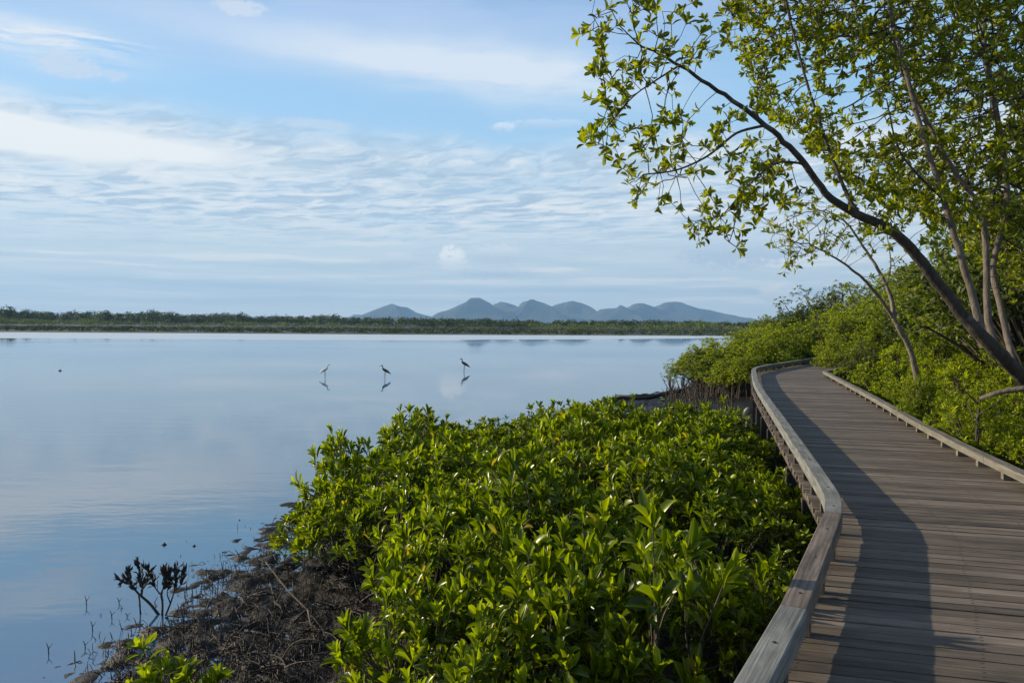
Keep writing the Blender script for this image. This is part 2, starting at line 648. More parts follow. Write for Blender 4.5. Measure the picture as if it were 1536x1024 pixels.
def bevel(o, w=.006):
    m = o.modifiers.new('bevel', 'BEVEL')
    m.width = w
    m.segments = 2
    m.limit_method = 'ANGLE'


# plank timber palettes
MAT['deck'] = wood_mat('deck_timber', [(.20, (.022, .017, .012)), (.45, (.086, .067, .048)), (.62, (.134, .108, .082)), (.88, (.25, .21, .165))], .34, 85, True, (.060, .046, .034))
MAT['rail_grey'] = wood_mat('rail_grey_timber', [(.27, (.045, .046, .042)), (.5, (.145, .150, .142)), (.78, (.30, .305, .29))], .1, 80, False, (.13, .135, .12))
MAT['rail_brown'] = wood_mat('rail_brown_timber', [(.27, (.035, .028, .022)), (.5, (.115, .092, .074)), (.78, (.25, .215, .18))], .1, 60, False, (.11, .085, .07))
MAT['rail_tan'] = wood_mat('rail_tan_timber', [(.25, (.055, .050, .041)), (.5, (.125, .115, .094)), (.8, (.235, .222, .188))], .1, 60, False, (.16, .145, .115))
MAT['post'] = wood_mat('post_timber', [(.25, (.022, .018, .014)), (.55, (.058, .047, .038)), (.85, (.12, .10, .085))], .3, 50)

MAT['iron'] = flat_mat('rusty_iron', (.018, .014, .012), (.06, .04, .03), 60, .6)
walk = empty('boardwalk', (0, 0, 0), 0, 'long weathered timber boardwalk with low kerb rails curving away beside the water', 'boardwalk')
bx = Boxes()
wid = .122
leg_d = (Lp[8] - Lp[5]).normalized()          # all boards lie square to the long middle leg
leg_p = Vector((leg_d.y, -leg_d.x))
tL = [p.dot(leg_d) for p in Lp]
sL = [p.dot(leg_p) for p in Lp]
tR = [p.dot(leg_d) for p in Rp]
sR = [p.dot(leg_p) for p in Rp]
tt0, tt1 = max(tL[0], tR[0]) + .1, min(tL[-1], tR[-1]) - .2
i = 0
while tt0 + i * wid < tt1:
    gap = random.choice((.005, .006, .008, .009, .012, .016))
    ta, tb_ = tt0 + i * wid, tt0 + (i + 1) * wid - gap
    skew = random.uniform(-.002, .002)
    oL, oR = .10 + random.uniform(-.015, .015), .10 + random.uniform(-.015, .015)
    q = []
    for tv in (ta, tb_):
        for sv, sg in ((np.interp(tv, tL, sL) - oL, -1), (np.interp(tv, tR, sR) + oR, 1)):
            q.append(leg_d * (tv + skew * sg) + leg_p * float(sv))
    za, zb = DECK_Z + random.uniform(-.003, .002), DECK_Z + random.uniform(-.003, .002)
    th, rk = .04, random.uniform(-.002, .002)
    bx.hexa([(*q[0], za - th), (*q[1], zb - th), (*q[3], zb - th), (*q[2], za - th)], [(*q[0], za), (*q[1], zb), (*q[3], zb + rk), (*q[2], za + rk)], (0, i * wid))
    i += 1
deck = link('decking', bx.mesh('decking'), MAT['deck'], walk)


def rail(P, side, mat, s0, s1, label=None, w=.135, h=.125, top=RT):
    """One kerb beam (a part) between arc lengths s0..s1 of polyline P, with its spacer blocks as sub-parts."""
    S = poly_len(P)
    ss = [s0] + [s for s in S if s0 + .02 < s < s1 - .02] + [s1]
    pts = [poly_at(P, S, s)[0] for s in ss]
    for _ in range(3):                     # ease the bends
        if len(pts) > 2:
            np_ = [pts[0]]
            for p_, q_ in zip(pts[:-1], pts[1:]):
                np_ += [p_.lerp(q_, .25), p_.lerp(q_, .75)]
            pts = np_ + [pts[-1]]
    ss = [s0]
    for p_, q_ in zip(pts[:-1], pts[1:]):
        ss.append(ss[-1] + (q_ - p_).length)
    V, L, T, UV = [], [], [], []
    z1 = top + random.uniform(-.004, .004)
    z0 = z1 - h
    for i, p in enumerate(pts):
        ta = (pts[min(i + 1, len(pts) - 1)] - p)
        tb = (p - pts[max(i - 1, 0)])
        t = (ta.normalized() if ta.length > 1e-6 else Vector((0, 0))) + (tb.normalized() if tb.length > 1e-6 else Vector((0, 0)))
        t.normalize()
        n = Vector((-t.y, t.x))
        for o_, z in ((-w / 2, z0), (w / 2, z0), (w / 2, z1), (-w / 2, z1)):
            V.append((p.x + n.x * o_, p.y + n.y * o_, z))
    vs = [0, w, w + h, 2 * w + h, 2 * w + 2 * h]
    for i in range(len(pts) - 1):
        for j in range(4):
            a, b = 4 * i + j, 4 * i + (j + 1) % 4
            L += [a, b, b + 4, a + 4][::-1]
            T.append(4)
            UV += [(ss[i], vs[j]), (ss[i], vs[j + 1]), (ss[i + 1], vs[j + 1]), (ss[i + 1], vs[j])][::-1]
    e = 4 * (len(pts) - 1)
    L += [0, 1, 2, 3, e + 3, e + 2, e + 1, e]
    T += [4, 4]
    UV += [(0, 0), (w, 0), (w, h), (0, h)] * 2
    o = link('kerb_rail', np_mesh('kerb_rail', V, L, T, False, None, UV), mat, walk)
    bevel(o, .007)
    if label:
        o['label'] = label
    s = s0 + .22
    while s < s1 - .05:
        p, t = poly_at(P, S, s)
        b = Boxes()
        b.post(p.x, p.y, DECK_Z + .004, z0 - .001, .12, .075, math.atan2(t.y, t.x) - math.pi / 2)
        bo = link('spacer_block', b.mesh('spacer_block'), MAT['post'] if side == 'l' else MAT['rail_tan'], o)
        if s < 16:
            bt = Tubes().add([(p.x, p.y, z1 - .012), (p.x, p.y, z1 + .0035)], [.013, .011], 8)
            link('bolt', bt.mesh('bolt'), MAT['iron'], o)
        s += .75 if s < 22 else 1.5
    return o


LR = Lp
SLr = poly_len(LR)
j1 = SLr[2] + .02                       # joint seen near the bottom of the picture
rail(LR, 'l', MAT['rail_grey'], SLr[0], j1 - .004, 'grey weathered kerb beam with lifting grain')
rail(LR, 'l', MAT['rail_brown'], j1, SLr[3] - .004, 'brown worn kerb beam')
cuts = [SLr[3], SLr[6] + .4, SLr[7] + .2, SLr[9], SLr[11], SLr[13], SLr[-1]]
for a_, b_ in zip(cuts[:-1], cuts[1:]):
    rail(LR, 'l', MAT['rail_grey'], a_, b_ - .006)
SRr = poly_len(Rp)
cuts = [SRr[0], SRr[1], SRr[2] + 1.0, SRr[3] + 1.2, SRr[4] + 1.6, SRr[6], SRr[7], SRr[8]]
for a_, b_ in zip(cuts[:-1], cuts[1:]):
    rail(Rp, 'r', MAT['rail_tan'], a_, b_ - .006, None, .13, .085, RTR)

# ------------------------------------------------------------------ ground
SHORE = [at(100, 1060, 0).xy, at(120, 1012, 0).xy, at(225, 960, 0).xy, at(290, 885, 0).xy, at(370, 838, 0).xy, at(415, 782, 0).xy]
SHORE = [Vector((-3.0, -6)), Vector((-2.9, 2))] + SHORE + [Vector(p) for p in ((-3.3, 13), (-2.3, 16.5), (.2, 20), (2.2, 22.5))]
SHORE += [at(960, 632, 0).xy, at(930, 612, 0).xy, at(902, 601, 0).xy, at(960, 592, 0).xy, at(1020, 586, 0).xy, at(1046, 575, 0).xy]
SHORE += [Vector(p) for p in ((9.5, 42), (15, 55), (30, 95), (52, 150), (75, 235), (115, 330))]
NEAR_LAND = SHORE + [Vector((3000, 400)), Vector((3000, -60)), Vector((-3, -60))]
NL = np.array([(p.x, p.y) for p in NEAR_LAND])


def sdist(X_, Y_, poly):
    """signed distance, positive inside."""
    x, y = X_.ravel(), Y_.ravel()
    best = np.full(len(x), 1e12)
    ins = np.zeros(len(x), bool)
    n = len(poly)
    for i in range(n):
        ax, ay = poly[i]
        bx_, by_ = poly[(i + 1) % n]
        ex, ey = bx_ - ax, by_ - ay
        t = np.clip(((x - ax) * ex + (y - ay) * ey) / (ex * ex + ey * ey), 0, 1)
        best = np.minimum(best, (x - ax - t * ex) ** 2 + (y - ay - t * ey) ** 2)
        cond = (ay > y) != (by_ > y)
        with np.errstate(divide='ignore', invalid='ignore'):
            xi = (bx_ - ax) * (y - ay) / (by_ - ay) + ax
        ins ^= cond & (x < xi)
    dd = np.sqrt(best)
    return np.where(ins, dd, -dd).reshape(X_.shape)


def far_shore_y(x):
    return 352 + 9 * np.sin(x * .011) + 6 * np.sin(x * .037 + 1) + np.where(x > 60, -(x - 60) * .35, 0)


def vnoise(x, y, s, seed):
    """cheap tiling-free value noise on arrays."""
    xs, ys = x / s, y / s
    xi, yi = np.floor(xs).astype(np.int64), np.floor(ys).astype(np.int64)
    fx, fy = xs - xi, ys - yi
    fx, fy = fx * fx * (3 - 2 * fx), fy * fy * (3 - 2 * fy)

    def h(a, b):
        v = (a * 374761393 + b * 668265263 + seed * 974634777) & 0xffffffff
        v = ((v ^ (v >> 13)) * 1274126177) & 0xffffffff
        return ((v ^ (v >> 16)) & 0xffff) / 65535.0
    return (h(xi, yi) * (1 - fx) + h(xi + 1, yi) * fx) * (1 - fy) + (h(xi, yi + 1) * (1 - fx) + h(xi + 1, yi + 1) * fx) * fy


def ground_h(x, y):
    sd = sdist(x, y, NL)
    h = np.where(sd > 0, np.minimum(-.004 + sd * .026 + np.clip(sd - 1.6, 0, 9) * .05, .32 + np.clip((x - 4) * .03, 0, .25)), np.maximum(sd * .10, -1.6))
    nz = (vnoise(x, y, .9, 1) - .5) * .022 + (vnoise(x, y, .33, 2) - .5) * .022 + (vnoise(x, y, .15, 3) - .5) * .05 + (vnoise(x, y, .085, 4) - .5) * .06
    amp = np.clip(1.3 - np.abs(sd - .6) * .22, .25, 1.2) * np.clip((70 - y) / 30, 0, 1)
    h = h + nz * amp
    fs = y - far_shore_y(x)
    hf = np.clip(fs * .02, -1.6, .5)
    # low marsh strip lying out in front of the far shore
    mc = 228 + 6 * np.sin(x * .02) + 5 * np.sin(x * .057)
    mw = 46 + 7 * np.sin(x * .013 + 2) + 5 * np.sin(x * .05)
    hm = np.clip((mw - np.abs(y - mc)) * .03, -1.6, .22)
    hm = np.where(x > 110, np.maximum(hm, -1.6), hm)
    return np.maximum(np.maximum(h, hf), hm)


def axis(lo, hi, step, far_lo, far_hi, g=1.16):
    m = list(np.arange(lo, hi + 1e-6, step))
    a, s = hi, step
    while a < far_hi:
        s = s * g
        a += s
        m.append(a)
    a, s, l = lo, step, []
    while a > far_lo:
        s *= g
        a -= s
        l.append(a)
    return np.array(l[::-1] + m)


gx = axis(-5.5, 9, .048, -14000, 14000)
gy = axis(3.5, 33, .068, -400, 14000, 1.06)
GX, GY = np.meshgrid(gx, gy)
GZ = ground_h(GX, GY)
nx, ny = len(gx), len(gy)
ii = (np.arange(ny - 1)[:, None] * nx + np.arange(nx - 1)[None]).ravel()
gl = np.stack((ii, ii + 1, ii + nx + 1, ii + nx), -1)
m, nt, p = new_mat('mud')
tc = nt.node('ShaderNodeTexCoord').outputs['Object']
px_, py_, pz_ = nt.sep(tc)
n1 = nt.noise(tc, 3.2, 8, .65)
n2 = nt.noise(tc, 28, 5, .65)
cm = nt.ramp(n1 * .6 + n2 * .4, [(.3, (.004, .0035, .003)), (.5, (.010, .008, .006)), (.72, (.024, .018, .014))])
cg = nt.ramp(nt.noise(tc, .15, 4), [(.35, (.022, .030, .009)), (.65, (.040, .046, .014))])
c_ = nt.mix(nt.smooth(60, 130, py_), cm, cg)
nt.set(p.inputs['Base Color'], c_)
nt.set(p.inputs['Roughness'], .34 + n2 * .42)
p.inputs['Specular IOR Level'].default_value = .30
bp = nt.node('ShaderNodeBump', {'Strength': .8, 'Distance': .03})
nt.set(bp.inputs['Height'], n2 * .6 + n1)
nt.l.new(bp.outputs[0], p.inputs['Normal'])
MAT['mud'] = m
gr = link('ground', np_mesh('ground', np.stack((GX, GY, GZ), -1), gl, np.full(len(gl), 4)), MAT['mud'])
tag(gr, kind='structure')


def gz(x, y):
    return float(ground_h(np.array([[x]], float), np.array([[y]], float))[0, 0])


# support posts, bearers and joists under the walk
def ang_of(v):
    return math.atan2(v.y, v.x)


for P in (Lp, Rp):
    S = poly_len(P)
    s = 1.2
    while s < min(S[-1] - 6, 38):
        pt, t = poly_at(P, S, s)
        b = Boxes()
        b.post(pt.x, pt.y, gz(pt.x, pt.y) - .35, DECK_Z - .205, .15, .15, ang_of(t))
        link('support_post', b.mesh('support_post'), MAT['post'], walk)
        s += 1.9
    b = Boxes()
    for i in range(len(P) - 1):
        tt_ = (P[i + 1] - P[i]).normalized() * .004
        b.bar((P[i].x + tt_.x, P[i].y + tt_.y, DECK_Z - .20), (P[i + 1].x - tt_.x, P[i + 1].y - tt_.y, DECK_Z - .20), .09, .155, (i * 2.0, 0))
    link('bearer', b.mesh('bearer'), MAT['post'], walk)

# ------------------------------------------------------------------ water
m, nt, p = new_mat('water')
tc = nt.node('ShaderNodeTexCoord').outputs['Object']
wx, wy, wz = nt.sep(tc)
r1 = nt.noise(nt.comb(wx * .55, wy * 1.5, 0), 1.0, 3, .5)
r2 = nt.noise(nt.comb(wx * 2.4, wy * 5.5, 3), 1.0, 3, .5)
patch = nt.noise(nt.comb(wx * .02, wy * .05, 9), 1.0, 4, .55)
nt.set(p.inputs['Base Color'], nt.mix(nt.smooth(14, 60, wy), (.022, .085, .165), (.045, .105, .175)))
nt.set(p.inputs['Roughness'], .025 + nt.smooth(.45, .7, patch) * .05)
p.inputs['IOR'].default_value = 2.7
bp = nt.node('ShaderNodeBump', {'Strength': .34, 'Distance': .02})
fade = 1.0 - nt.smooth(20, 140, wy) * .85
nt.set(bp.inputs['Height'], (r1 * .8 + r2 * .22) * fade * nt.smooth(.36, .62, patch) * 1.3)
nt.l.new(bp.outputs[0], p.inputs['Normal'])
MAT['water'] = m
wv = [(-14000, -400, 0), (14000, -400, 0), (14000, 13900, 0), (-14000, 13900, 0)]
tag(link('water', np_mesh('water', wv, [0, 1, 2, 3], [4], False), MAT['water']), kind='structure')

# pale wet sand flat lying between the open water and the marsh strip
m, nt, p = new_mat('wet_sand')
tc = nt.node('ShaderNodeTexCoord').outputs['Object']
sx_, sy_, _z = nt.sep(tc)
sn = nt.noise(nt.comb(sx_ * .03, sy_ * .25, 0), 1.0, 5, .6)
nt.set(p.inputs['Base Color'], nt.ramp(sn, [(.3, (.36, .42, .46)), (.55, (.47, .53, .57)), (.75, (.30, .33, .33))]))
p.inputs['Roughness'].default_value = .28
xs = np.linspace(-330, 104, 180)
nearY = np.interp(xs, [-330, -80, -20, 15, 45, 104], [119, 118, 121, 139, 160, 186]) + 3.5 * (vnoise(xs, xs * 0, 17, 31) - .5) + 2 * (vnoise(xs, xs * 0, 5, 32) - .5)
farY = np.full(len(xs), 189.0) + 3 * (vnoise(xs, xs * 0, 9, 33) - .5)
rows_ = [0, .02, .1, .5, .9, 1]
hz_ = [-.04, .012, .03, .04, .03, -.04]
FV = np.array([[(x, a_ + (b_ - a_) * q, z) for x, a_, b_ in zip(xs, nearY, farY)] for q, z in zip(rows_, hz_)])
n_ = len(xs)
fi = (np.arange(5)[:, None] * n_ + np.arange(n_ - 1)[None]).ravel()
FL = np.stack((fi, fi + 1, fi + n_ + 1, fi + n_), -1)
tag(link('sand_flat', np_mesh('sand_flat', FV, FL, np.full(len(FL), 4)), m), kind='structure')

# ------------------------------------------------------------------ distant hills
m, nt, p = new_mat('hill_forest')
tc = nt.node('ShaderNodeTexCoord').outputs['Object']
nt.set(p.inputs['Base Color'], nt.ramp(nt.noise(tc, .012, 8, .65), [(.35, (.012, .022, .016)), (.65, (.050, .062, .038))]))
p.inputs['Roughness'].default_value = .95
MAT['hill'] = m


def hill(pxs, dist, depth, seed):
    """a ridge whose skyline passes the given picture heights, as a real mound of the given depth"""
    P = smooth_poly([(px, py, 0) for px, py in pxs], 14)
    ks = np.linspace(0, len(pxs) - 1, len(P))
    P[:, 1] = .4 * P[:, 1] + .6 * np.interp(ks, range(len(pxs)), [q[1] for q in pxs]) + .35 * np.array([mnoise.noise(Vector((k_ * 5.0, seed * 7.7, 0))) for k_ in ks])
    n = len(P)
    rows = 22
    V = np.zeros((rows, n, 3))
    for j, (px, py, _) in enumerate(P):
        top = atd(px, py, dist)
        H = max(top.z, .5)
        for i in range(rows):
            v = i / (rows - 1) * 2 - 1
            prof = math.cos(v * math.pi / 2) ** 1.25
            x = top.x + depth * .35 * v * math.sin(j * .21 + seed)
            y = dist + v * depth
            gul = 0
            if abs(v) > .02:
                gul = (mnoise.fractal(Vector((x * .004, y * .002, seed * 3.1)), 1, 2, 5) * .42 - .16) * H * min(1, abs(v) * 2.2) * prof
            V[i, j] = (x, y, H * prof + gul - (4 if abs(v) > .99 else 0))
    ii = (np.arange(rows - 1)[:, None] * n + np.arange(n - 1)[None]).ravel()
    L = np.stack((ii, ii + 1, ii + n + 1, ii + n), -1)
    o = link('hill', np_mesh('hill', V, L, np.full(len(L), 4)), MAT['hill'])
    return tag(o, kind='structure')


HD = 5600
hill([(515, 482), (530, 471.5), (545, 472.5), (560, 480), (600, 483)], HD * 1.1, 260, 1)
hill([(525, 483), (548, 475), (575, 460), (588, 455), (603, 461), (622, 468), (645, 474), (670, 482)], HD, 420, 2)
hill([(640, 484), (662, 476), (690, 457), (709, 449), (719, 446.5), (733, 454), (752, 466), (768, 478), (780, 485)], HD * .97, 500, 3)
hill([(715, 484), (735, 460), (750, 452), (765, 455), (785, 468), (800, 484)], HD * 1.04, 420, 4)
hill([(752, 485), (770, 466), (788, 453), (799, 448.5), (815, 454), (835, 466), (856, 485)], HD * .98, 430, 5)
hill([(800, 485), (825, 460), (845, 453), (860, 450), (880, 457.5), (900, 470), (930, 485)], HD * 1.03, 430, 6)
hill([(880, 485), (900, 464), (925, 461), (930, 457), (940, 461), (965, 475), (980, 486)], HD * .99, 380, 7)
hill([(915, 485), (935, 465), (950, 456), (963, 454), (980, 459), (1000, 468), (1040, 486)], HD * 1.02, 400, 8)
hill([(960, 486), (985, 459), (1000, 453.5), (1015, 452.5), (1030, 456), (1045, 462), (1065, 464), (1085, 470), (1110, 478), (1160, 489)], HD * 1.1, 600, 9)
hill([(1130, 489), (1160, 477), (1190, 468), (1230, 463), (1290, 466), (1350, 475), (1400, 491)], HD * 1.1, 500, 10)


# ------------------------------------------------------------------ far shore vegetation
def crowns_mesh(name, spots, rng, per, q, kind='low'):
    """many leafy crowns as one mass; spots: x, y, z0, radius, height"""
    P, D, N_, L, A = [], [], [], [], []
    for (x, y, z0, r, h, tone) in spots:
        n = max(14, int(per * r * h / 12))
        lob = rng.normal(0, 1, (6, 3))
        lob = nrm(lob) * rng.uniform(.3, .6, (6, 1))
        k = rng.integers(0, 6, n)
        dv = nrm(rng.normal(0, 1, (n, 3)))
        pt = lob[k] + dv * rng.uniform(.35, .55, (n, 1))
        pos = np.stack((x + pt[:, 0] * r, y + pt[:, 1] * r, z0 + h * (.5 + pt[:, 2] * .52)), -1)
        pos[:, 2] = np.maximum(pos[:, 2], z0 + .1)
        P.append(pos)
        dd = nrm(dv + rng.normal(0, .8, (n, 3)))
        D.append(np.cross(dd, rng.normal(0, 1, (n, 3))))
        N_.append(dd + np.array((0, 0, .3)))
        L.append(rng.uniform(.7, 1.3, n) * q * (.6 + .25 * r / 2))
        A.append(np.clip(rng.normal(tone, .2, n), 0, 1))
    P, D, N_, L, A = (np.concatenate(a) for a in (P, D, N_, L, A))
    return leaves_mesh(name, P, D, N_, L, L * .8, A, kind)


rg = np.random.default_rng(3)
rear, front_, marsh = [], [], []
for i in range(950):
    px = rg.uniform(-60, 1260)
    u = (px - CX) / F_PX
    dep = rg.uniform(395, 520)
    if px > 560:
        dep -= 40
    x = u * dep
    topy = np.interp(px, [-60, 0, 60, 300, 420, 560, 700, 900, 1100, 1260], [464, 466, 467, 470, 473, 476, 479, 482, 484, 484]) + rg.normal(0, 1.2) - 5 * (vnoise(np.array([px]), np.array([3.]), 38, 15)[0] - .45)
    top = max(atd(px, topy, dep).z, 2.2)
    rear.append((x, dep, .3, rg.uniform(2.0, 4.2), top, rg.uniform(.15, .5)))
for i in range(620):
    px = rg.uniform(-60, 1250)
    dep = rg.uniform(356, 392) + (-30 if px > 800 else 0)
    x = (px - CX) / F_PX * dep
    cl_ = vnoise(np.array([px]), np.array([0.]), 70, 5)[0]
    h = (1.2 + 3.2 * cl_) * rg.uniform(.7, 1.15)
    front_.append((x, dep, .1, rg.uniform(1.6, 3.4), h, .25 + .6 * vnoise(np.array([px]), np.array([7.]), 110, 6)[0]))
for i in range(2300):
    px = rg.uniform(-60, 1260)
    dep = 180 + 92 * rg.uniform() ** 1.4
    x = (px - CX) / F_PX * dep
    z = gz(x, dep)
    if z < .02:
        continue
    marsh.append((x, dep, z, rg.uniform(1.0, 2.8), rg.uniform(.35, 1.05), rg.uniform(.1, .9)))
w1 = tag(link('woodland', crowns_mesh('woodland', rear, rg, 75, .75), MAT['leaf_far']), 'dark far off woodland along the opposite shore, one continuous mass', 'woodland', None, 'stuff')
w2 = tag(link('mangrove_fringe', crowns_mesh('mangrove_fringe', front_, rg, 70, .62), MAT['leaf_far_light']), 'lighter green low mangrove fringe before the far woodland', 'mangrove fringe', None, 'stuff')
w3 = tag(link('marsh_vegetation', crowns_mesh('marsh_vegetation', marsh, rg, 90, .42), MAT['leaf_marsh']), 'low olive marsh vegetation on the flat strip across the water', 'marsh vegetation', None, 'stuff')

# a few taller trees that stand out of the far woodland
FAR_T = [(12, 459.5, 1.5, 'round tree standing highest above the far woodland at its left end'), (38, 464.5, 1.2, 'second tall far tree just right of the highest round one'),
         (160, 466, 1.1, 'broad low far tree poking out of the left part of the far woodland'), (255, 468, .9, 'small pointed far tree between the broad low one and the pale bushes'),
         (362, 467.5, 1.2, 'rounded dark far tree above the pale green bushes across the water'), (415, 472, .9, 'far tree at the step where the far woodland drops lower'),
         (1033, 480, 1.0, 'dark domed far tree below the right slope of the last hill'), (1082, 482.5, 1.1, 'broad domed far tree left of the boardwalk bushes across the water')]
for (px, py, wd, lab) in FAR_T:
    dep = 405 if px < 800 else 360
    top = atd(px, py, dep)
    e_ = empty('far_tree', (top.x, dep, .3), 0, lab, 'tree', 'taller trees of the far woodland')
    h = top.z - .3
    link('crown', crowns_mesh('crown', [(0, 0, h * .25, 3.4 * wd, h * .78, .35), (1.2, .5, h * .2, 2.6 * wd, h * .6, .4)], rg, 190, .6), MAT['leaf_far'], e_)
    link('trunk', Tubes().add([(0, 0, -.5), (.1, 0, h * .3), (.15, .1, h * .75)], [.22, .18, .1], 6).mesh('trunk'), MAT['bark'], e_)


# ------------------------------------------------------------------ shrubs
def shrub_proto(name, rx, h, n_ros, L, rng, kind='full', leaf='leaf_shrub', stem='stem', lo=7, hi=11, fl=.33, low_leaf=.3):
    """Empty > foliage, stems. Stems rise from the base, fork, and end in leaf whorls that fill an uneven dome."""
    e = empty(name)
    hubs = []
    tb = Tubes()
    nh = max(5, int(n_ros / 9))
    for i in range(nh):
        a = i * 2.399 + rng.uniform(-.4, .4)
        r = rx * math.sqrt((i + .5) / nh) * .72
        hz = h * rng.uniform(.40, .62) * (1 - .25 * (r / rx) ** 2)
        hub = np.array((math.cos(a) * r, math.sin(a) * r, hz))
        base_ = np.array((math.cos(a) * r * .35, math.sin(a) * r * .35, -.12))
        mid = np.array((hub[0] * .45, hub[1] * .45, hz * .55)) + rng.normal(0, .04, 3)
        tb.add(curve_pts(base_, mid, hub, 6), np.linspace(.016, .009, 6) * (h / 1.0) ** .5, 5)
        hubs.append(hub)
    hubs = np.array(hubs)
    P, A = [], []
    bump = rng.uniform(0, 6.28, 4)
    for i in range(n_ros):
        a = rng.uniform(0, 6.28)
        r = rx * math.sqrt(rng.uniform(0, 1)) * (1 + .16 * math.sin(3 * a + bump[0]))
        top = h * (1 - .42 * (min(r / rx, 1.15)) ** 2.4) * (1 + .10 * math.sin(5 * a + bump[1]) * r / rx + rng.normal(0, .05))
        z = top * (1 - low_leaf * rng.uniform(0, 1) ** 1.7 - (.25 * rng.uniform() if rng.uniform() < .25 else 0))
        if rng.uniform() < .09:
            z = top * rng.uniform(1.05, 1.16)
        P.append((math.cos(a) * r, math.sin(a) * r, z))
        A.append((math.cos(a) * r / rx * .75 + rng.normal(0, .28), math.sin(a) * r / rx * .75 + rng.normal(0, .28), 1.0))
    P, A = np.array(P), nrm(np.array(A))
    for p_, a_ in zip(P, A):
        j = int(np.argmin(np.linalg.norm(hubs - p_, axis=1)))
        mid = (hubs[j] + p_) / 2 + np.array((0, 0, -.03)) - a_ * .05
        tb.add(curve_pts(hubs[j], mid, p_, 5), np.linspace(.007, .0035, 5) * (h / 1.0) ** .4, 4, False)
    for _ in range(4):                      # bare dead twigs standing out of the leaves
        j = rng.integers(0, nh)
        a = rng.uniform(0, 6.28)
        q = hubs[j] + np.array((math.cos(a) * .28 * rx, math.sin(a) * .28 * rx, h * rng.uniform(.3, .55)))
        tb.add(curve_pts(hubs[j], hubs[j] + (0, 0, h * .25), q, 6), np.linspace(.008, .003, 6), 4, False)
    ros = rosettes(P, A, lo, hi, L, rng, .72, fl)
    # looser pairs of leaves below the tips
    n2 = n_ros * 3
    k = rng.integers(0, n_ros, n2)
    p2 = P[k] - A[k] * rng.uniform(.05, .22, (n2, 1)) * h + rng.normal(0, .03, (n2, 3))
    d2 = nrm(rng.normal(0, 1, (n2, 3)) * np.array((1, 1, .4)) + np.array((0, 0, .35)))
    l2 = rng.uniform(.6, 1.0, n2) * L
    ros = [np.concatenate((x, y)) for x, y in zip(ros, (p2, d2, np.tile((0., 0., 1.), (n2, 1)) + rng.normal(0, .4, (n2, 3)), l2, l2 * fl, rng.uniform(0, .4, n2)))]
    link('foliage', leaves_mesh('foliage', *ros, kind), MAT[leaf], e)
    link('stems', tb.mesh('stems'), MAT[stem], e)['kind'] = 'stuff'
    return e


def poly_contains(poly, x, y):
    return sdist(np.array([[x]], float), np.array([[y]], float), poly)[0, 0] > 0


rs = np.random.default_rng(21)
protos = [shrub_proto('mangrove_shrub', .62 + .07 * i, .84 + .05 * (i % 3), 70 + 5 * i, .142 + .011 * (i % 3), rs) for i in range(5)]
GRP = 'low mangrove shrubs of the thicket left of the boardwalk'
used = set()
# outline of the thicket on the ground
TH = [(.1, 2.4), (-.25, 3.6), (-.5, 4.7), (-.8, 5.8), (-.7, 6.9), (-1.6, 8.0), (-2.25, 9.0), (-2.4, 10.5), (-2.2, 12.8), (-1.7, 15.2), (-.3, 17.4), (.9, 18.4), (1.8, 17.0),
      (2.8, 15.8), (3.8, 16.2), (4.2, 18.5), (4.6, 21), (6.0, 24.5)]
railL = [poly_at(Lp, SL, s)[0] for s in np.linspace(SL[1] - 1.0, SL[8], 40)]
THP = np.array(TH + [(p.x - .38, p.y + .07) for p in railL[::-1] if p.y > 2.2])


def zone(x, y, sdv, rl):
    if y < 4.7:
        return 'broad leaved mangrove shrub in the front row of the thicket'
    if rl < 1.15:
        return 'mangrove shrub growing tight against the left rail of the boardwalk'
    if x < -1.2 and y < 9.5:
        return 'mangrove shrub on the thicket corner leaning out over the dark roots'
    if sdv < 1.0 and y > 8:
        return 'mangrove shrub on the water side of the thicket, its tips against the lake'
    if y > 13:
        return 'small looking mangrove shrub at the back of the thicket near the mud spit'
    return 'mangrove shrub in the middle of the thicket between the lake edge and the rail'


spots = []
tries = 0
while len(spots) < 175 and tries < 9000:
    tries += 1
    y = 2.4 + 19 * rs.uniform(0, 1) ** 1.35
    x = rs.uniform(-2.8, 6.2)
    sdv = sdist(np.array([[x]]), np.array([[y]]), THP)[0, 0]
    if sdv < .02 or (sdv > .6 and float(vnoise(np.array([x]), np.array([y]), .75, 41)[0]) < .17):
        continue
    md = .60 + .012 * y
    if any((x - a) ** 2 + (y - b) ** 2 < md * md for a, b, *_ in spots):
        continue
    rl = min((Vector((x, y)) - p).length for p in railL)
    spots.append((x, y, sdv, rl))


def place(protos, i, loc, rz, sc, label, cat, group):
    o = protos[i] if (id(protos), i) not in used else copy_tree(protos[i])
    used.add((id(protos), i))
    o.location = loc
    o.rotation_euler = (rs.normal(0, .06), rs.normal(0, .06), rz)
    o.scale = sc if hasattr(sc, '__len__') else (sc, sc, sc)
    return tag(o, label, cat, group)


for (x, y, sdv, rl) in spots:
    i = int(rs.integers(0, len(protos)))
    s = rs.uniform(.88, 1.12)
    sz = s * rs.uniform(.80, 1.12) * (.74 + .66 * float(vnoise(np.array([x]), np.array([y]), 1.7, 12)[0]))
    if y > 16.3 and x > 2.4:
        s, sz = s * .7, sz * .55
    if rl < .75:
        sz *= .82
    if sdv < .45:
        s *= .85
        sz *= rs.uniform(.8, 1.12)
    place(protos, i, (x, y, gz(x, y)), rs.uniform(0, 6.28), (s, s, sz), zone(x, y, sdv, rl), 'shrub', GRP)

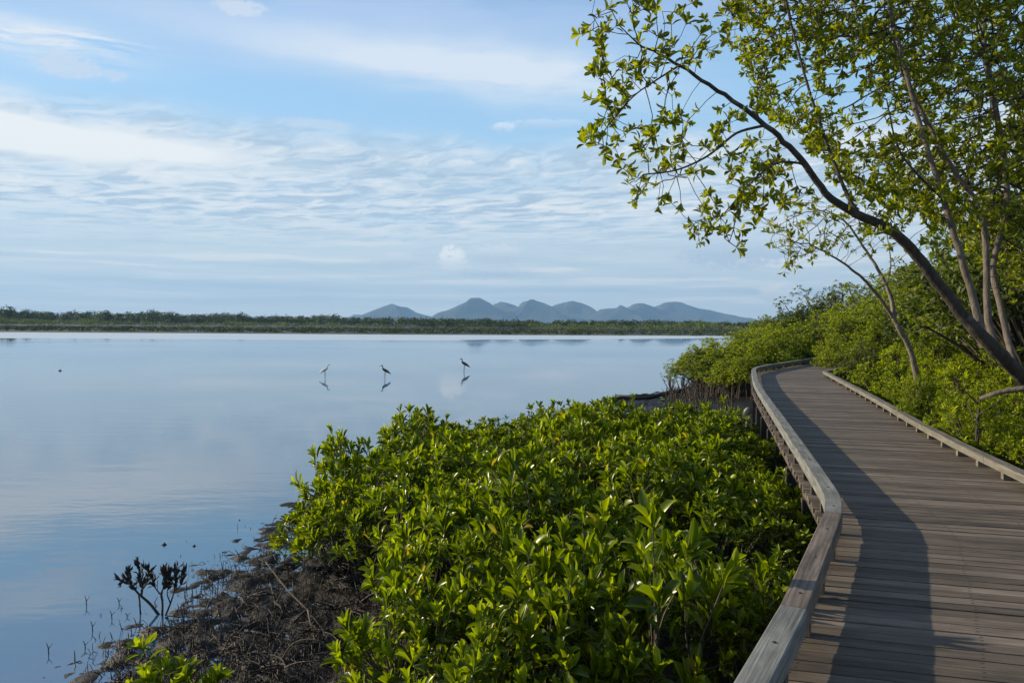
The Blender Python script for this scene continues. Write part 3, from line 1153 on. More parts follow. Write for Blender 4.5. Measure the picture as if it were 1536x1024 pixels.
# low shrubs filling in under the rail
s = SL[3] + .2
while s < SL[7]:
    p_, t_ = poly_at(Lp, SL, s)
    off = rs.uniform(.42, .58)
    x, y = p_.x - t_.y * off, p_.y + t_.x * off
    if all((x - a) ** 2 + (y - b) ** 2 > .2 for a, b, *_ in spots):
        k_ = rs.uniform(.62, .78)
        place(protos, int(rs.integers(0, len(protos))), (x, y, gz(x, y)), rs.uniform(0, 6.28), (k_, k_, rs.uniform(.78, .95)), 'mangrove shrub growing tight against the left rail of the boardwalk', 'shrub', GRP)
    s += rs.uniform(.7, 1.0)

# shrub reaching out over the mud at the thicket's left end, and the sprig at the bottom edge of the picture
for (px, py, z, s, lab) in ((500, 805, .05, 1.0, 'outermost mangrove shrub at the left end of the thicket, over bare mud'),):
    b = at(px, py + 30, .1)
    place(protos, 1, (b.x, b.y, gz(b.x, b.y)), 1.0, (1.0, 1.0, .85), lab, 'shrub', GRP)
for (px, py, sc_, lab) in ((228, 1092, .52, 'larger bright mangrove sprig rising at the bottom edge of the mudflat'), (296, 1098, .46, 'smaller bright mangrove sprig at the bottom edge of the mudflat')):
    b = at(px, py, .02)
    pr = shrub_proto('mangrove_sprig', .20, sc_, 9, .15, rs, low_leaf=.5)
    pr.location = (b.x, b.y, gz(b.x, b.y))
    tag(pr, lab, 'shrub')


# ------------------------------------------------------------------ branching trees
def colonize(nodes, parent, attr, step, infl, kill, iters, rng, grav=0.0):
    nodes = [np.asarray(n, float) for n in nodes]
    parent = list(parent)
    attr = np.asarray(attr, float)
    alive = np.ones(len(attr), bool)
    for _ in range(iters):
        kd = kdtree.KDTree(len(nodes))
        for i, n in enumerate(nodes):
            kd.insert(n, i)
        kd.balance()
        pull = {}
        any_ = False
        for k in np.nonzero(alive)[0]:
            _, i, dist = kd.find(attr[k])
            if dist < kill:
                alive[k] = False
                continue
            if dist < infl:
                any_ = True
                v = attr[k] - nodes[i]
                pull.setdefault(i, []).append(v / np.linalg.norm(v))
        if not any_:
            break
        for i, vs in pull.items():
            v = np.sum(vs, axis=0) + rng.normal(0, .22, 3) * math.sqrt(len(vs)) + np.array((0, 0, grav))
            v /= max(np.linalg.norm(v), 1e-6)
            new = nodes[i] + v * step
            if kd.find(new)[2] < step * .35:
                continue
            nodes.append(new)
            parent.append(i)
    return nodes, parent


def tree_meshes(nodes, parent, rad_min, tip_r, power=2.4, sides=7):
    n = len(nodes)
    ch = [[] for _ in range(n)]
    for i, p_ in enumerate(parent):
        if p_ >= 0:
            ch[p_].append(i)
    rad = np.zeros(n)
    order = list(range(n))
    depth = [0] * n
    for i in range(n):
        depth[i] = depth[parent[i]] + 1 if parent[i] >= 0 else 0
    order.sort(key=lambda i: -depth[i])
    acc = np.zeros(n)
    for i in order:
        rad[i] = tip_r if not ch[i] else acc[i] ** (1 / power)
        if i in rad_min:
            rad[i] = max(min(rad[i], rad_min[i] * 1.15), rad_min[i])
        if parent[i] >= 0:
            acc[parent[i]] += rad[i] ** power if i not in rad_min else tip_r ** power
    chains = []
    stack = [(i, None) for i in range(n) if parent[i] < 0]
    while stack:
        i, st = stack.pop()
        c = [st] if st is not None else []
        while True:
            c.append(i)
            if not ch[i]:
                break
            big = max(ch[i], key=lambda k: (k in rad_min, rad[k]))
            for k in ch[i]:
                if k != big:
                    stack.append((k, i))
            i = big
        if len(c) > 1:
            chains.append(c)
    tips = [i for i in range(n) if not ch[i]]
    return rad, chains, tips, ch


def big_tree(name, trunks, attr, label, cat, group, rng, bark='bark', leaf='leaf_tree', step=.15, infl=2.2, kill=.095, tip_r=.0032, L=.118, lo=6, hi=10, kind='full', mid_leaf=.46, asp=.36, grav=0.02):
    """trunks: list of (points, r0, r1, parent_trunk or None). Empty > trunk, limb (each), twigs, crown."""
    root = np.asarray(trunks[0][0][0], float)
    nodes, parent, rmin, owner = [], [], {}, []
    for ti, (pts, r0, r1, par) in enumerate(trunks):
        P = smooth_poly([tuple(p) for p in pts], 6)
        for j, p_ in enumerate(P):
            if j == 0 and par is not None:
                dd = [np.linalg.norm(nodes[k] - p_) if owner[k] == par else 1e9 for k in range(len(nodes))]
                last = int(np.argmin(dd))
                continue
            nodes.append(p_ + (rng.normal(0, min(r0 * .06, .006), 3) if 0 < j else 0))
            parent.append(last if j > 0 else -1)
            last = len(nodes) - 1
            rmin[last] = r0 + (r1 - r0) * (j / (len(P) - 1)) ** .8
            owner.append(ti)
    nt_ = len(nodes)
    nodes, parent = colonize(nodes, parent, attr, step, infl, kill, 70, rng, grav)
    rad, chains, tips, ch = tree_meshes(nodes, parent, rmin, tip_r)
    N_ = np.array(nodes) - root
    e = empty(name, tuple(root), 0, label, cat, group)
    tw = Tubes()
    for c in chains:
        main = sum(1 for k in c if k in rmin) > 2
        r = np.array([rad[k] for k in c])
        if c[0] in rmin and c[1] not in rmin:
            r[0] = r[1] * 1.25
        if main:
            o_ = owner[c[2]]
            k2 = [k for k in c if k in rmin]
            if k2[0] in rmin and o_ != owner[k2[0]]:
                r[0] = r[1] * 1.1
            tb = Tubes().add(N_[c], np.maximum.accumulate(r[::-1])[::-1], 12, True)
            link('trunk' if o_ == 0 else 'limb', tb.mesh('limb'), MAT['bark_limb' if bark == 'bark' and o_ in (1, 2, 3) else bark], e)  # upright limbs take the painted sunlit tone, the trunk the backlit one
        else:
            tw.add(N_[c], r, 5 if r.max() < .02 else 7, False)
    if tw.n:
        link('twigs', tw.mesh('twigs'), MAT[bark], e)['kind'] = 'stuff'
    P, A = [], []
    for i in tips:
        if i < nt_ and False:
            continue
        v = N_[i] - N_[parent[i]]
        P.append(N_[i])
        A.append(nrm(v) + np.array((0, 0, .25)) + rng.normal(0, .2, 3))
    for i in range(nt_, len(nodes)):
        if ch[i] and rad[i] < tip_r * 2.1 and rng.uniform() < mid_leaf:
            v = N_[i] - N_[parent[i]]
            P.append(N_[i])
            A.append(nrm(v) * .5 + np.array((0, 0, .3)) + rng.normal(0, .5, 3))
    ros = rosettes(np.array(P), np.array(A), lo, hi, L, rng, .88, asp)
    link('crown', leaves_mesh('crown', *ros, kind), MAT[leaf], e)
    print(name, 'nodes', len(nodes), 'rosettes', len(P), 'leaves', len(ros[0]))
    return e


def zpx(zx, zy):
    return 860 + zx / 2.272, zy / 2.272


rt = np.random.default_rng(5)
DT = 9.0
trunk_px = [(1640, 760, 9.6), (1575, 625, 9.4), (1530, 562, 9.2), (1487, 520, 9.0), (1440, 468, 9.0), (1383, 392, 8.9), (1335, 345, 8.8), (1290, 324, 8.8), (1247, 298, 8.8), (1200, 238, 8.7), (1148, 188, 8.6), (1075, 135, 8.5), (1010, 92, 8.4), (955, 66, 8.4)]
T0 = [atd(*a) for a in trunk_px]
T0[0].z = gz(T0[0].x, T0[0].y) - .2
limbs = [
    (T0, .108, .010, None),
    ([atd(1472, 506, 9.0), atd(1462, 455, 9.1), atd(1441, 385, 9.2), atd(1412, 290, 9.3), atd(1385, 205, 9.4), atd(1358, 105, 9.5), atd(1335, 10, 9.6), atd(1325, -70, 9.6)], .052, .018, 0),
    ([atd(1496, 528, 9.1), atd(1483, 480, 9.3), atd(1479, 385, 9.5), atd(1470, 315, 9.6), atd(1430, 255, 9.7), atd(1395, 190, 9.8), atd(1350, 95, 9.9), atd(1330, -20, 10)], .050, .016, 0),
    ([atd(1522, 552, 9.2), atd(1512, 510, 9.5), atd(1500, 455, 9.7), atd(1490, 400, 10), atd(1510, 300, 10.2), atd(1500, 200, 10.4), atd(1480, 100, 10.5)], .028, .012, 0),
    ([atd(1290, 324, 8.8), atd(1270, 290, 8.9), atd(1240, 215, 9.0), atd(1215, 140, 9.0), atd(1190, 50, 9.1), atd(1175, -20, 9.1)], .026, .010, 0),
    ([atd(1148, 188, 8.6), atd(1105, 200, 8.3), atd(1060, 235, 8.0), atd(1015, 255, 7.9), atd(965, 262, 7.8)], .017, .007, 0),
    ([atd(1205, 245, 8.7), atd(1165, 245, 8.5), atd(1125, 275, 8.3), atd(1095, 310, 8.2)], .015, .006, 0),
    ([atd(1020, 98, 8.4), atd(985, 120, 8.2), atd(950, 145, 8.1), atd(915, 185, 8.0)], .012, .005, 0),
    ([atd(1416, 300, 9.3), atd(1370, 255, 9.0), atd(1345, 215, 8.9), atd(1330, 150, 8.7)], .018, .007, 1),
]
zc = [(75, 25), (140, 25), (215, 20), (270, 10), (35, 110), (80, 95), (130, 75), (60, 190), (45, 250), (100, 130), (75, 230), (100, 290), (55, 350), (110, 360), (160, 350), (65, 400), (130, 430), (40, 450), (25, 475),
      (180, 300), (220, 250), (250, 215), (160, 205), (345, 120), (465, 80), (410, 130), (470, 160), (395, 210), (310, 280), (315, 330), (330, 385), (300, 420), (350, 400), (390, 425), (240, 460), (190, 480), (120, 530),
      (170, 560), (150, 500), (220, 510), (280, 500), (340, 520), (350, 500), (210, 600), (230, 680), (280, 690), (330, 695), (320, 620), (290, 580), (400, 740), (400, 800), (440, 780), (490, 790), (545, 785), (540, 830),
      (440, 690), (450, 670), (560, 660), (560, 630), (575, 715), (650, 670), (720, 680), (540, 420), (510, 440), (60, -30), (150, -40), (360, 5), (300, 60), (240, 110), (500, 540), (460, 500), (420, 470)]
attr = []
for zx, zy in zc:
    px, py = zpx(zx, zy)
    px += 12 if px < 905 else 4
    for _ in range(3):
        attr.append(atd(px + rt.normal(0, 8), py + rt.normal(0, 7), 8.2 + rt.normal(0, .5)))
DENSE = np.array([(1085, -90), (1620, -90), (1620, 470), (1500, 420), (1420, 345), (1330, 318), (1270, 285), (1215, 225), (1140, 170), (1118, 110), (1085, 70), (1092, 20)], float)
cnt = 0
while cnt < 4200:
    px, py = 1080 + 540 * rt.uniform() ** .8, rt.uniform(-90, 470)
    sd_ = sdist(np.array([[px]]), np.array([[py]]), DENSE)[0, 0]
    if sd_ < 0:
        continue
    # uneven: clumps and holes
    cn = vnoise(np.array([px]), np.array([py]), 62, 9)[0]
    if cn < .30 and rt.uniform() < .8:
        continue
    attr.append(atd(px, py, rt.uniform(8.8, 11.4) + (rt.uniform(0, 2.0) if px > 1300 else 0)))
    cnt += 1
for (cx_, cy_, n_, sp) in ((1130, 230, 14, 26), (1150, 290, 12, 22), (1165, 250, 8, 20), (1200, 300, 6, 18), (1330, 290, 16, 26), (1380, 300, 14, 30), (1300, 240, 10, 30)):
    for _ in range(n_):
        attr.append(atd(cx_ + rt.normal(0, sp), cy_ + rt.normal(0, sp), 8.8 + rt.normal(0, .4)))
big_tree('leaning_mangrove_tree', limbs, attr, 'tall mangrove with a backlit dark trunk leaning out over the boardwalk, branches spread against the sky', 'tree', None, rt)

# slender pale tree behind the rail
S0 = [atd(1396, 590, 15.6), atd(1370, 540, 15.4), atd(1350, 495, 15.3), atd(1338, 474, 15.3), atd(1312, 437, 15.2), atd(1288, 412, 15.1), atd(1255, 388, 15.0), atd(1225, 372, 14.9)]
S0[0].z = gz(S0[0].x, S0[0].y) - .1
sl_ = [(S0, .066, .012, None),
       ([atd(1341, 478, 15.3), atd(1336, 445, 15.4), atd(1318, 405, 15.5), atd(1298, 375, 15.6), atd(1270, 335, 15.6), atd(1240, 315, 15.5)], .05, .012, 0),
       ([atd(1330, 430, 15.45), atd(1334, 410, 15.6), atd(1336, 390, 15.7), atd(1330, 350, 15.8)], .022, .010, 1)]
attr = []
for (cx_, cy_, n_, sx, sy) in ((1185, 345, 30, 24, 22), (1225, 330, 26, 26, 20), (1195, 385, 14, 18, 12), (1265, 345, 20, 26, 24), (1300, 330, 20, 24, 26), (1330, 350, 14, 22, 22), (1240, 365, 12, 22, 14), (1170, 365, 8, 10, 12), (1350, 400, 12, 20, 20)):
    for _ in range(n_):
        attr.append(atd(cx_ + rt.normal(0, sx), cy_ + rt.normal(0, sy), 15.2 + rt.normal(0, .8)))
big_tree('slender_pale_tree', sl_, attr, 'slender pale grey tree with forked leaning trunk behind the right rail', 'tree', None, rt, 'bark_pale', 'leaf_tree', .2, 2.6, .17, .005, .15, 5, 8, 'mid')

# ------------------------------------------------------------------ right-hand bank: bushes and trees
def bush_proto(name, rx, h, n_cl, per, L, rng, leaf='leaf_wood', trunk_h=.25, bark='stem', kind='mid'):
    """Empty > crown, stems: leaf sprays clumped on many offset lobes inside an irregular dome."""
    e = empty(name)
    tb = Tubes()
    P, A = [], []
    for i in range(n_cl):
        a = rng.uniform(0, 6.28)
        q = math.sqrt(rng.uniform(0.02, 1))
        r = rx * q * (1 + .22 * math.sin(3 * a + n_cl))
        zt = h * (1 - .5 * q ** 2.2) * rng.uniform(.72, 1.10)
        z = trunk_h * h + (zt - trunk_h * h) * rng.uniform(.25, 1) ** .6
        c0 = np.array((math.cos(a) * r, math.sin(a) * r, z))
        rad = rng.uniform(.16, .30) * (rx + h) * .36
        base_ = np.array((math.cos(a) * r * .15, math.sin(a) * r * .15, -.15))
        mid = np.array((c0[0] * .35, c0[1] * .35, z * .6))
        tb.add(curve_pts(base_, mid, c0, 6), np.linspace(.03, .009, 6) * (h / 2.2), 5, False)
        out = nrm(np.array((c0[0] / rx, c0[1] / rx, (z - h * .45) / h * 1.6)))
        for _ in range(per):
            dv = nrm(rng.normal(0, 1, 3) + out * .7)
            pp = c0 + dv * rad * rng.uniform(.45, 1.0)
            P.append(pp)
            A.append(dv * .7 + np.array((0, 0, .55)) + rng.normal(0, .25, 3))
            if rng.uniform() < .35:
                tb.add(curve_pts(c0, (c0 + pp) / 2 + rng.normal(0, .03, 3), pp, 3), [.007, .005, .003], 3, False)
    ros = rosettes(np.array(P), np.array(A), 5, 8, L, rng, .95, .42)
    link('crown', leaves_mesh('crown', *ros, kind), MAT[leaf], e)
    link('stems', tb.mesh('stems'), MAT[bark], e)['kind'] = 'stuff'
    return e


rb = np.random.default_rng(31)
near_b = [bush_proto('leafy_bush', .85, 1.25, 26, 17, .092, rb, 'leaf_wood', .1, 'stem', 'full'), bush_proto('leafy_bush', 1.0, 1.55, 30, 18, .095, rb, 'leaf_wood', .12, 'stem', 'full'),
          bush_proto('leafy_bush', .9, 1.9, 32, 17, .095, rb, 'leaf_wood', .15, 'stem', 'full')]
mid_b = [bush_proto('tall_bush', 1.5, 3.0, 64, 24, .125, rb), bush_proto('tall_bush', 1.7, 3.4, 70, 24, .125, rb), bush_proto('tall_bush', 1.35, 3.8, 66, 24, .125, rb, 'leaf_back')]
tree_b = [bush_proto('bank_tree', 2.3, 5.6, 96, 28, .165, rb, 'leaf_wood', .3, 'bark_pale'), bush_proto('bank_tree', 2.6, 6.0, 104, 28, .17, rb, 'leaf_back', .28, 'bark')]
usedp = set()


def put(plist, key, i, x, y, rz, sc, label, cat, group):
    o = plist[i] if (key, i) not in usedp else copy_tree(plist[i])
    usedp.add((key, i))
    o.location = (x, y, gz(x, y) - .03)
    o.rotation_euler = (0, 0, rz)
    o.scale = sc
    return tag(o, label, cat, group)


def along_right(s, off):
    p_, t_ = poly_at(Rp, SRr, s)
    return p_.x + t_.y * off, p_.y - t_.x * off


s = SRr[1] + .4
while s < SRr[6] - .2:                      # low front row beside the rail
    x, y = along_right(s, rb.uniform(.95, 1.25))
    k = rb.uniform(.72, 1.0)
    put(near_b, 'n', int(rb.integers(0, 2)), x, y, rb.uniform(0, 6.28), (k, k, k * rb.uniform(.75, 1.0)), 'low bright green bush in the row hugging the right rail of the boardwalk', 'bush', 'low bushes along the right rail')
    s += .95
s = SRr[1] + 1.0
while s < SRr[6] + 1:
    x, y = along_right(s, rb.uniform(2.2, 2.9))
    k = rb.uniform(.85, 1.15)
    put(near_b, 'n', int(rb.integers(0, 3)), x, y, rb.uniform(0, 6.28), (k, k, k * rb.uniform(.95, 1.25)), 'chest high bush in the second row behind the right rail bushes', 'bush', 'second row of bushes right of the boardwalk')
    s += 1.25
s = SRr[1] + 1.6
while s < SRr[6] + 1.5:
    x, y = along_right(s, rb.uniform(4.0, 5.6))
    k = rb.uniform(.75, 1.0)
    put(mid_b, 'm', int(rb.integers(0, 3)), x, y, rb.uniform(0, 6.28), (k, k, k * rb.uniform(.8, 1.05)), 'tall yellow green bush in the bank behind the second row', 'bush', 'tall bushes on the right bank')
    s += 1.9
for i in range(9):
    s = SRr[1] + 1.5 + i * 2.9
    x, y = along_right(s, rb.uniform(7.5, 10))
    k = rb.uniform(.8, 1.05)
    put(tree_b, 't', int(i % 3 == 2), x, y, rb.uniform(0, 6.28), (k, k, k * rb.uniform(.9, 1.1)), 'full crowned tree at the back of the right bank', 'tree', 'trees at the back of the right bank')
# the far end of the bank: trees stepping down towards the water
for (px, top, dep, rx, pl, i, lab, cat) in (
        (1222, 441, 44, .95, tree_b, 1, 'dark rounded tree at the outer end of the wooded bank, beside the last hill', 'tree'),
        (1262, 421, 42, 1.05, tree_b, 1, 'tallest dark tree of the bank end, just right of the rounded outer one', 'tree'),
        (1310, 418, 38, 1.05, tree_b, 0, 'bright green tree behind the sharp corner of the right rail', 'tree'),
        (1362, 408, 34, 1.05, tree_b, 0, 'bright green tree behind the slender pale trunk', 'tree'),
        (1410, 395, 30, 1.1, tree_b, 0, 'bright green tree behind the leaning trunk of the big mangrove', 'tree'),
        (1475, 400, 28, 1.1, tree_b, 1, 'dark green tree behind the upright limbs of the big mangrove', 'tree'),
        (1540, 320, 22, 1.1, tree_b, 0, 'bright tree at the right edge behind the upright limbs', 'tree'),
        (1600, 200, 17, 1.1, tree_b, 1, 'tall dark tree crown cut by the right frame edge', 'tree'),
        (1450, 330, 33, 1.3, tree_b, 0, 'high pale green tree seen between the leaning trunk and the upright limbs', 'tree'),
        (1275, 470, 34, .9, mid_b, 0, 'tall bush above the far bend, left of its neighbour by the rail corner', 'bush'),
        (1315, 478, 29, .9, mid_b, 1, 'tall bush right behind the rail corner at the far bend', 'bush'),
        (1262, 505, 30.5, .6, mid_b, 0, 'small round bush where the boardwalk slips out of view', 'bush'),
        (1388, 556, 13.9, .36, mid_b, 0, 'bush hiding the foot of the slender pale trunk', 'bush'),
        (1470, 562, 11.5, .42, mid_b, 1, 'rounded bush below the lowest bend of the leaning trunk', 'bush'),
        (1290, 515, 26.5, .55, mid_b, 2, 'round bush crowding over the corner of the right rail', 'bush')):
    b = atd(px, top, dep)
    base_h = {id(tree_b): (5.6, 6.0), id(mid_b): (3.0, 3.4, 3.8)}[id(pl)][i]
    z0 = gz(b.x, dep)
    put(pl, 't' if pl is tree_b else 'm', i, b.x, dep, rb.uniform(0, 6.28), (rx, rx, (b.z - z0) / base_h * .97), lab, cat, None)
# bushes on the lake side of the far bend
LB = [(1062, 528, 33, .75, 'outermost bush over the water left of the far bend'), (1085, 515, 34, .85, 'bush second from the water in the clump left of the far bend'), (1102, 545, 30, .6, 'low bush above the aerial roots left of the rail corner'),
      (1118, 505, 36, .85, 'middle bush of the clump left of the far bend'), (1150, 492, 38, .95, 'tall bush in the clump behind the far bend'), (1180, 495, 40, .95, 'bush behind the far rail near its end'),
      (1205, 488, 43, 1.0, 'bush touching the dark outer trees of the bank'), (1140, 512, 33.5, .7, 'bush directly behind the rail corner at the far bend'), (1180, 512, 37, .65, 'low bush leaning on the far rail'), (1215, 505, 42, .7, 'low bush where the far rail disappears'),
      (1165, 480, 52, 1.1, 'bush with a thin upright tip against the far shore'), (1200, 476, 60, 1.2, 'farthest bush of the clump, under the hill slope'), (1128, 540, 29, .5, 'small bush pressed against the outer side of the rail corner')]
for (px, top, dep, rx, lab) in LB:
    b = atd(px, top, dep)
    i = int(rb.integers(0, 2))
    z0 = gz(b.x, dep)
    b = atd(px, top - 9, dep)
    rx *= 1.4
    put(mid_b, 'm', i, b.x, dep, rb.uniform(0, 6.28), (rx, rx, max(.25, (b.z - z0) / (3.0, 3.4, 3.8)[i])), lab, 'bush', None)

# young tree with a dark stem close behind the rail, right
b = Vector(along_right(SRr[3] + .75, .42)).to_3d()
yz = gz(b.x, b.y)
t = Tubes().add([(0, 0, -.1), (.02, 0, .5), (-.01, .02, 1.1), (.03, 0, 1.7)], [.035, .03, .02, .008], 7)
for a_, z in ((0.4, .6), (2.6, .8), (4.2, .95), (1.5, 1.2), (5.4, 1.35), (3.3, 1.5)):
    t.add(curve_pts((0, 0, z), (math.cos(a_) * .15, math.sin(a_) * .15, z + .12), (math.cos(a_) * .42, math.sin(a_) * .42, z + .38), 4), [.014, .011, .008, .004], 5, False)
yt = empty('young_tree', (b.x, b.y, yz), 0, 'young tree with thin dark stem and feathery top just behind the right rail', 'tree')
link('trunk', t.mesh('trunk'), MAT['bark'], yt)
P = [(math.cos(a) * r, math.sin(a) * r, z) for a, r, z in zip(rb.uniform(0, 6.28, 90), rb.uniform(.05, .55, 90), rb.uniform(.75, 2.0, 90))]
link('crown', leaves_mesh('crown', *rosettes(np.array(P), np.array(P) * (1, 1, .3) + (0, 0, .5), 5, 7, .11, rb, 1.0, .26), 'full'), MAT['leaf_wood'], yt)

# pale fallen log among the bushes
b0, b1 = atd(1470, 598, 8.9), atd(1560, 578, 8.6)
lg = Tubes().add([b0, b0.lerp(b1, .35) + Vector((0, 0, .03)), b0.lerp(b1, .7) + Vector((0, 0, .01)), b1], [.024, .03, .034, .036], 10)
tag(link('fallen_log', lg.mesh('fallen_log'), MAT['bark_limb']), 'pale grey fallen log lying in the bushes under the big leaning trunk', 'log')

# ------------------------------------------------------------------ mud flat: roots, sticks, sprouts
rr = np.random.default_rng(77)


def root_proto(name, n_br, span, h, r, rng):
    t = Tubes()
    pts = [np.array((-span / 2, 0, -.06))]
    for k in range(1, 6):
        q = k / 6
        pts.append(np.array((-span / 2 + span * q, rng.normal(0, span * .10), h * math.sin(q * math.pi) ** .8 + rng.normal(0, h * .12))))
    pts.append(np.array((span / 2, rng.normal(0, span * .1), -.06)))
    P = smooth_poly(pts, 4)
    t.add(P, np.linspace(r, r * .55, len(P)), 6)
    for _ in range(n_br):
        i = rng.integers(4, len(P) - 5)
        a = rng.uniform(0, 6.28)
        l = span * rng.uniform(.2, .5)
        e = P[i] + np.array((math.cos(a) * l, math.sin(a) * l, rng.uniform(-.5, 1.2) * h))
        if e[2] < 0:
            e[2] = -.05
        m_ = (P[i] + e) / 2 + np.array((0, 0, h * .5)) + rng.normal(0, .03, 3)
        t.add(curve_pts(P[i], m_, e, 6), np.linspace(r * .6, r * .25, 6), 5)
    return link(name, t.mesh(name), MAT['root'])


roots = [root_proto('arching_root', 5, .55, .07, .009, rr), root_proto('arching_root', 6, .70, .08, .011, rr), root_proto('arching_root', 4, .42, .10, .008, rr), root_proto('arching_root', 8, .85, .06, .013, rr), root_proto('arching_root', 6, .34, .06, .007, rr)]
n_put = 0
tries = 0
rused = set()
MUDP = np.array([tuple(at(px, py, 0).xy) for px, py in ((150, 1060), (180, 985), (255, 935), (300, 870), (385, 825), (420, 790), (560, 800), (640, 850), (620, 960), (600, 1060))])
while n_put < 140 and tries < 6000:
    tries += 1
    px, py = rr.uniform(140, 640), rr.uniform(785, 1050)
    b = at(px, py, .03)
    if not poly_contains(MUDP, b.x, b.y):
        continue
    z = gz(b.x, b.y)
    i = int(rr.integers(0, 5))
    o = roots[i] if i not in rused else roots[i].copy()
    if i in rused:
        COL.objects.link(o)
    rused.add(i)
    wet = z < .035
    o.location = (b.x, b.y, z - .01)
    o.rotation_euler = (rr.normal(0, .15), rr.normal(0, .15), rr.uniform(0, 6.28))
    k = rr.uniform(.5, 1.05) * (.62 if wet else 1)
    o.scale = (k, k, k * rr.uniform(.8, 1.5))
    tag(o, 'dark gnarled root arching from the shallow water at the mud edge' if wet else 'dark gnarled root arching over the mud beside the thicket', 'root', 'mangrove roots on the mudflat')
    n_put += 1

# fine litter of twigs, root tips and leaves in the mud: nobody could count it
t = Tubes()
n_l = 0
ground_cache = []
while n_l < 3600:
    px, py = 110 + 560 * rr.uniform(), 775 + 280 * rr.uniform()
    b = at(px, py, .03)
    sdv = sdist(np.array([[b.x]]), np.array([[b.y]]), MUDP)[0, 0]
    if sdv < -1.1 or (sdv < 0 and rr.uniform() > .45 * math.exp(sdv * 2.6)):
        continue
    z = max(gz(b.x, b.y), -.03)
    a, l, r = rr.uniform(0, 6.28), rr.uniform(.04, .20), rr.uniform(.002, .006)
    if rr.uniform() < .42:
        a_ = np.array((rr.normal(0, .03), rr.normal(0, .03), rr.uniform(.04, .11)))
        t.add([np.array((b.x, b.y, z - .03)), np.array((b.x, b.y, z)) + a_ * .5, np.array((b.x, b.y, z)) + a_], [r * 1.2, r, r * .5], 4, False)
    else:
        dv = np.array((math.cos(a) * l, math.sin(a) * l, 0))
        p0 = np.array((b.x, b.y, z + .004))
        t.add([p0 - dv / 2 - (0, 0, .02), p0 + (rr.normal(0, .015), rr.normal(0, .015), rr.uniform(.0, .05)), p0 + dv / 2 - (0, 0, .02)], [r, r * .9, r * .5], 4, False)
    n_l += 1
tag(link('root_litter', t.mesh('root_litter'), MAT['root']), 'fine dark litter of twigs and root tips scattered through the wet mud', 'litter', None, 'stuff')

# long bare stick leaning out of the thicket over the mud
b0, b1, b2 = at(398, 842, .42), at(432, 885, .30), at(492, 952, .02)
st_ = Tubes().add(smooth_poly([b0, b1, at(462, 915, .2), b2], 6), np.linspace(.005, .011, 19), 7)
st_.add(curve_pts(at(462, 915, .2), at(466, 940, .14), at(478, 980, .03), 6), np.linspace(.010, .006, 6), 5)
tag(link('dead_stick', st_.mesh('dead_stick'), MAT['stem']), 'long bare grey brown stick leaning across the mud at the thicket edge', 'stick')
b0 = [at(415, 1003, .03), at(440, 965, .20), at(480, 962, .22), at(520, 1000, .02)]
tag(link('root_hoop', Tubes().add(smooth_poly(b0, 6), np.linspace(.007, .010, 19), 7).mesh('root_hoop'), MAT['stem']), 'pale bent root hoop standing on the mud near the bottom edge', 'root')

# dead dark shrub standing in the shallow water
b = at(243, 921, .0)
k = 7.8 / F_PX                                      # metres per photograph pixel there
e = empty('dead_shrub', (b.x, b.y, 0), 0, 'dead black shrub standing alone in the shallow water left of the mud', 'shrub')


def dp(px, py, dy=0.0):
    return np.array(((px - 243) * k, dy, (921 - py) * k))


t = Tubes()
BR = [([(243, 924), (225, 905), (208, 890), (196, 876), (183, 870)], .026, .010, .0), ([(243, 924), (243, 905), (240, 890), (247, 875), (240, 862)], .020, .008, .05), ([(246, 924), (256, 905), (263, 885), (268, 865), (268, 850)], .018, .007, -.05),
      ([(212, 893), (212, 880), (208, 865), (202, 848)], .020, .008, .06), ([(212, 885), (222, 872), (226, 858), (224, 850)], .016, .007, -.06), ([(209, 905), (209, 920), (209, 936)], .012, .010, .05), ([(208, 892), (209, 905), (209, 936)], .014, .012, .02),
      ([(200, 880), (195, 868), (197, 855)], .013, .006, -.05), ([(240, 890), (230, 880), (225, 868)], .013, .006, .06), ([(243, 875), (250, 868), (248, 858)], .012, .006, 0.0), ([(256, 905), (250, 890), (252, 875)], .012, .005, .03),
      ([(263, 885), (272, 875), (274, 862)], .012, .006, .04), ([(263, 880), (258, 868), (256, 860)], .011, .005, -.03), ([(252, 922), (262, 921), (273, 926)], .022, .012, -.02)]
tipl = []
for pts, r0, r1, dy in BR:
    P = [dp(px, py, dy * i / (len(pts) - 1)) for i, (px, py) in enumerate(pts)]
    P[0] = P[0] + np.array((0, 0, -.03)) if pts[0][1] > 920 else P[0]
    S_ = smooth_poly(P, 4)
    t.add(S_, np.linspace(r0, r1, len(S_)) * .62, 6)
    for q in range(3, len(S_)):
        if S_[q][2] > .22:
            tipl += [(S_[q], S_[min(q, len(S_) - 1)] - S_[q - 1])] * 4
link('branches', t.mesh('branches'), MAT['dead'], e)
P = np.array([a for a, _ in tipl])
D = nrm(np.array([nrm(v) for _, v in tipl]) + rr.normal(0, .55, (len(tipl), 3)) + (0, 0, .35))
link('withered_leaves', leaves_mesh('withered_leaves', P, D, rr.normal(0, 1, P.shape), rr.uniform(.06, .125, len(P)), rr.uniform(.018, .032, len(P)), rr.uniform(0, .3, len(P)), 'mid'), MAT['dead'], e)

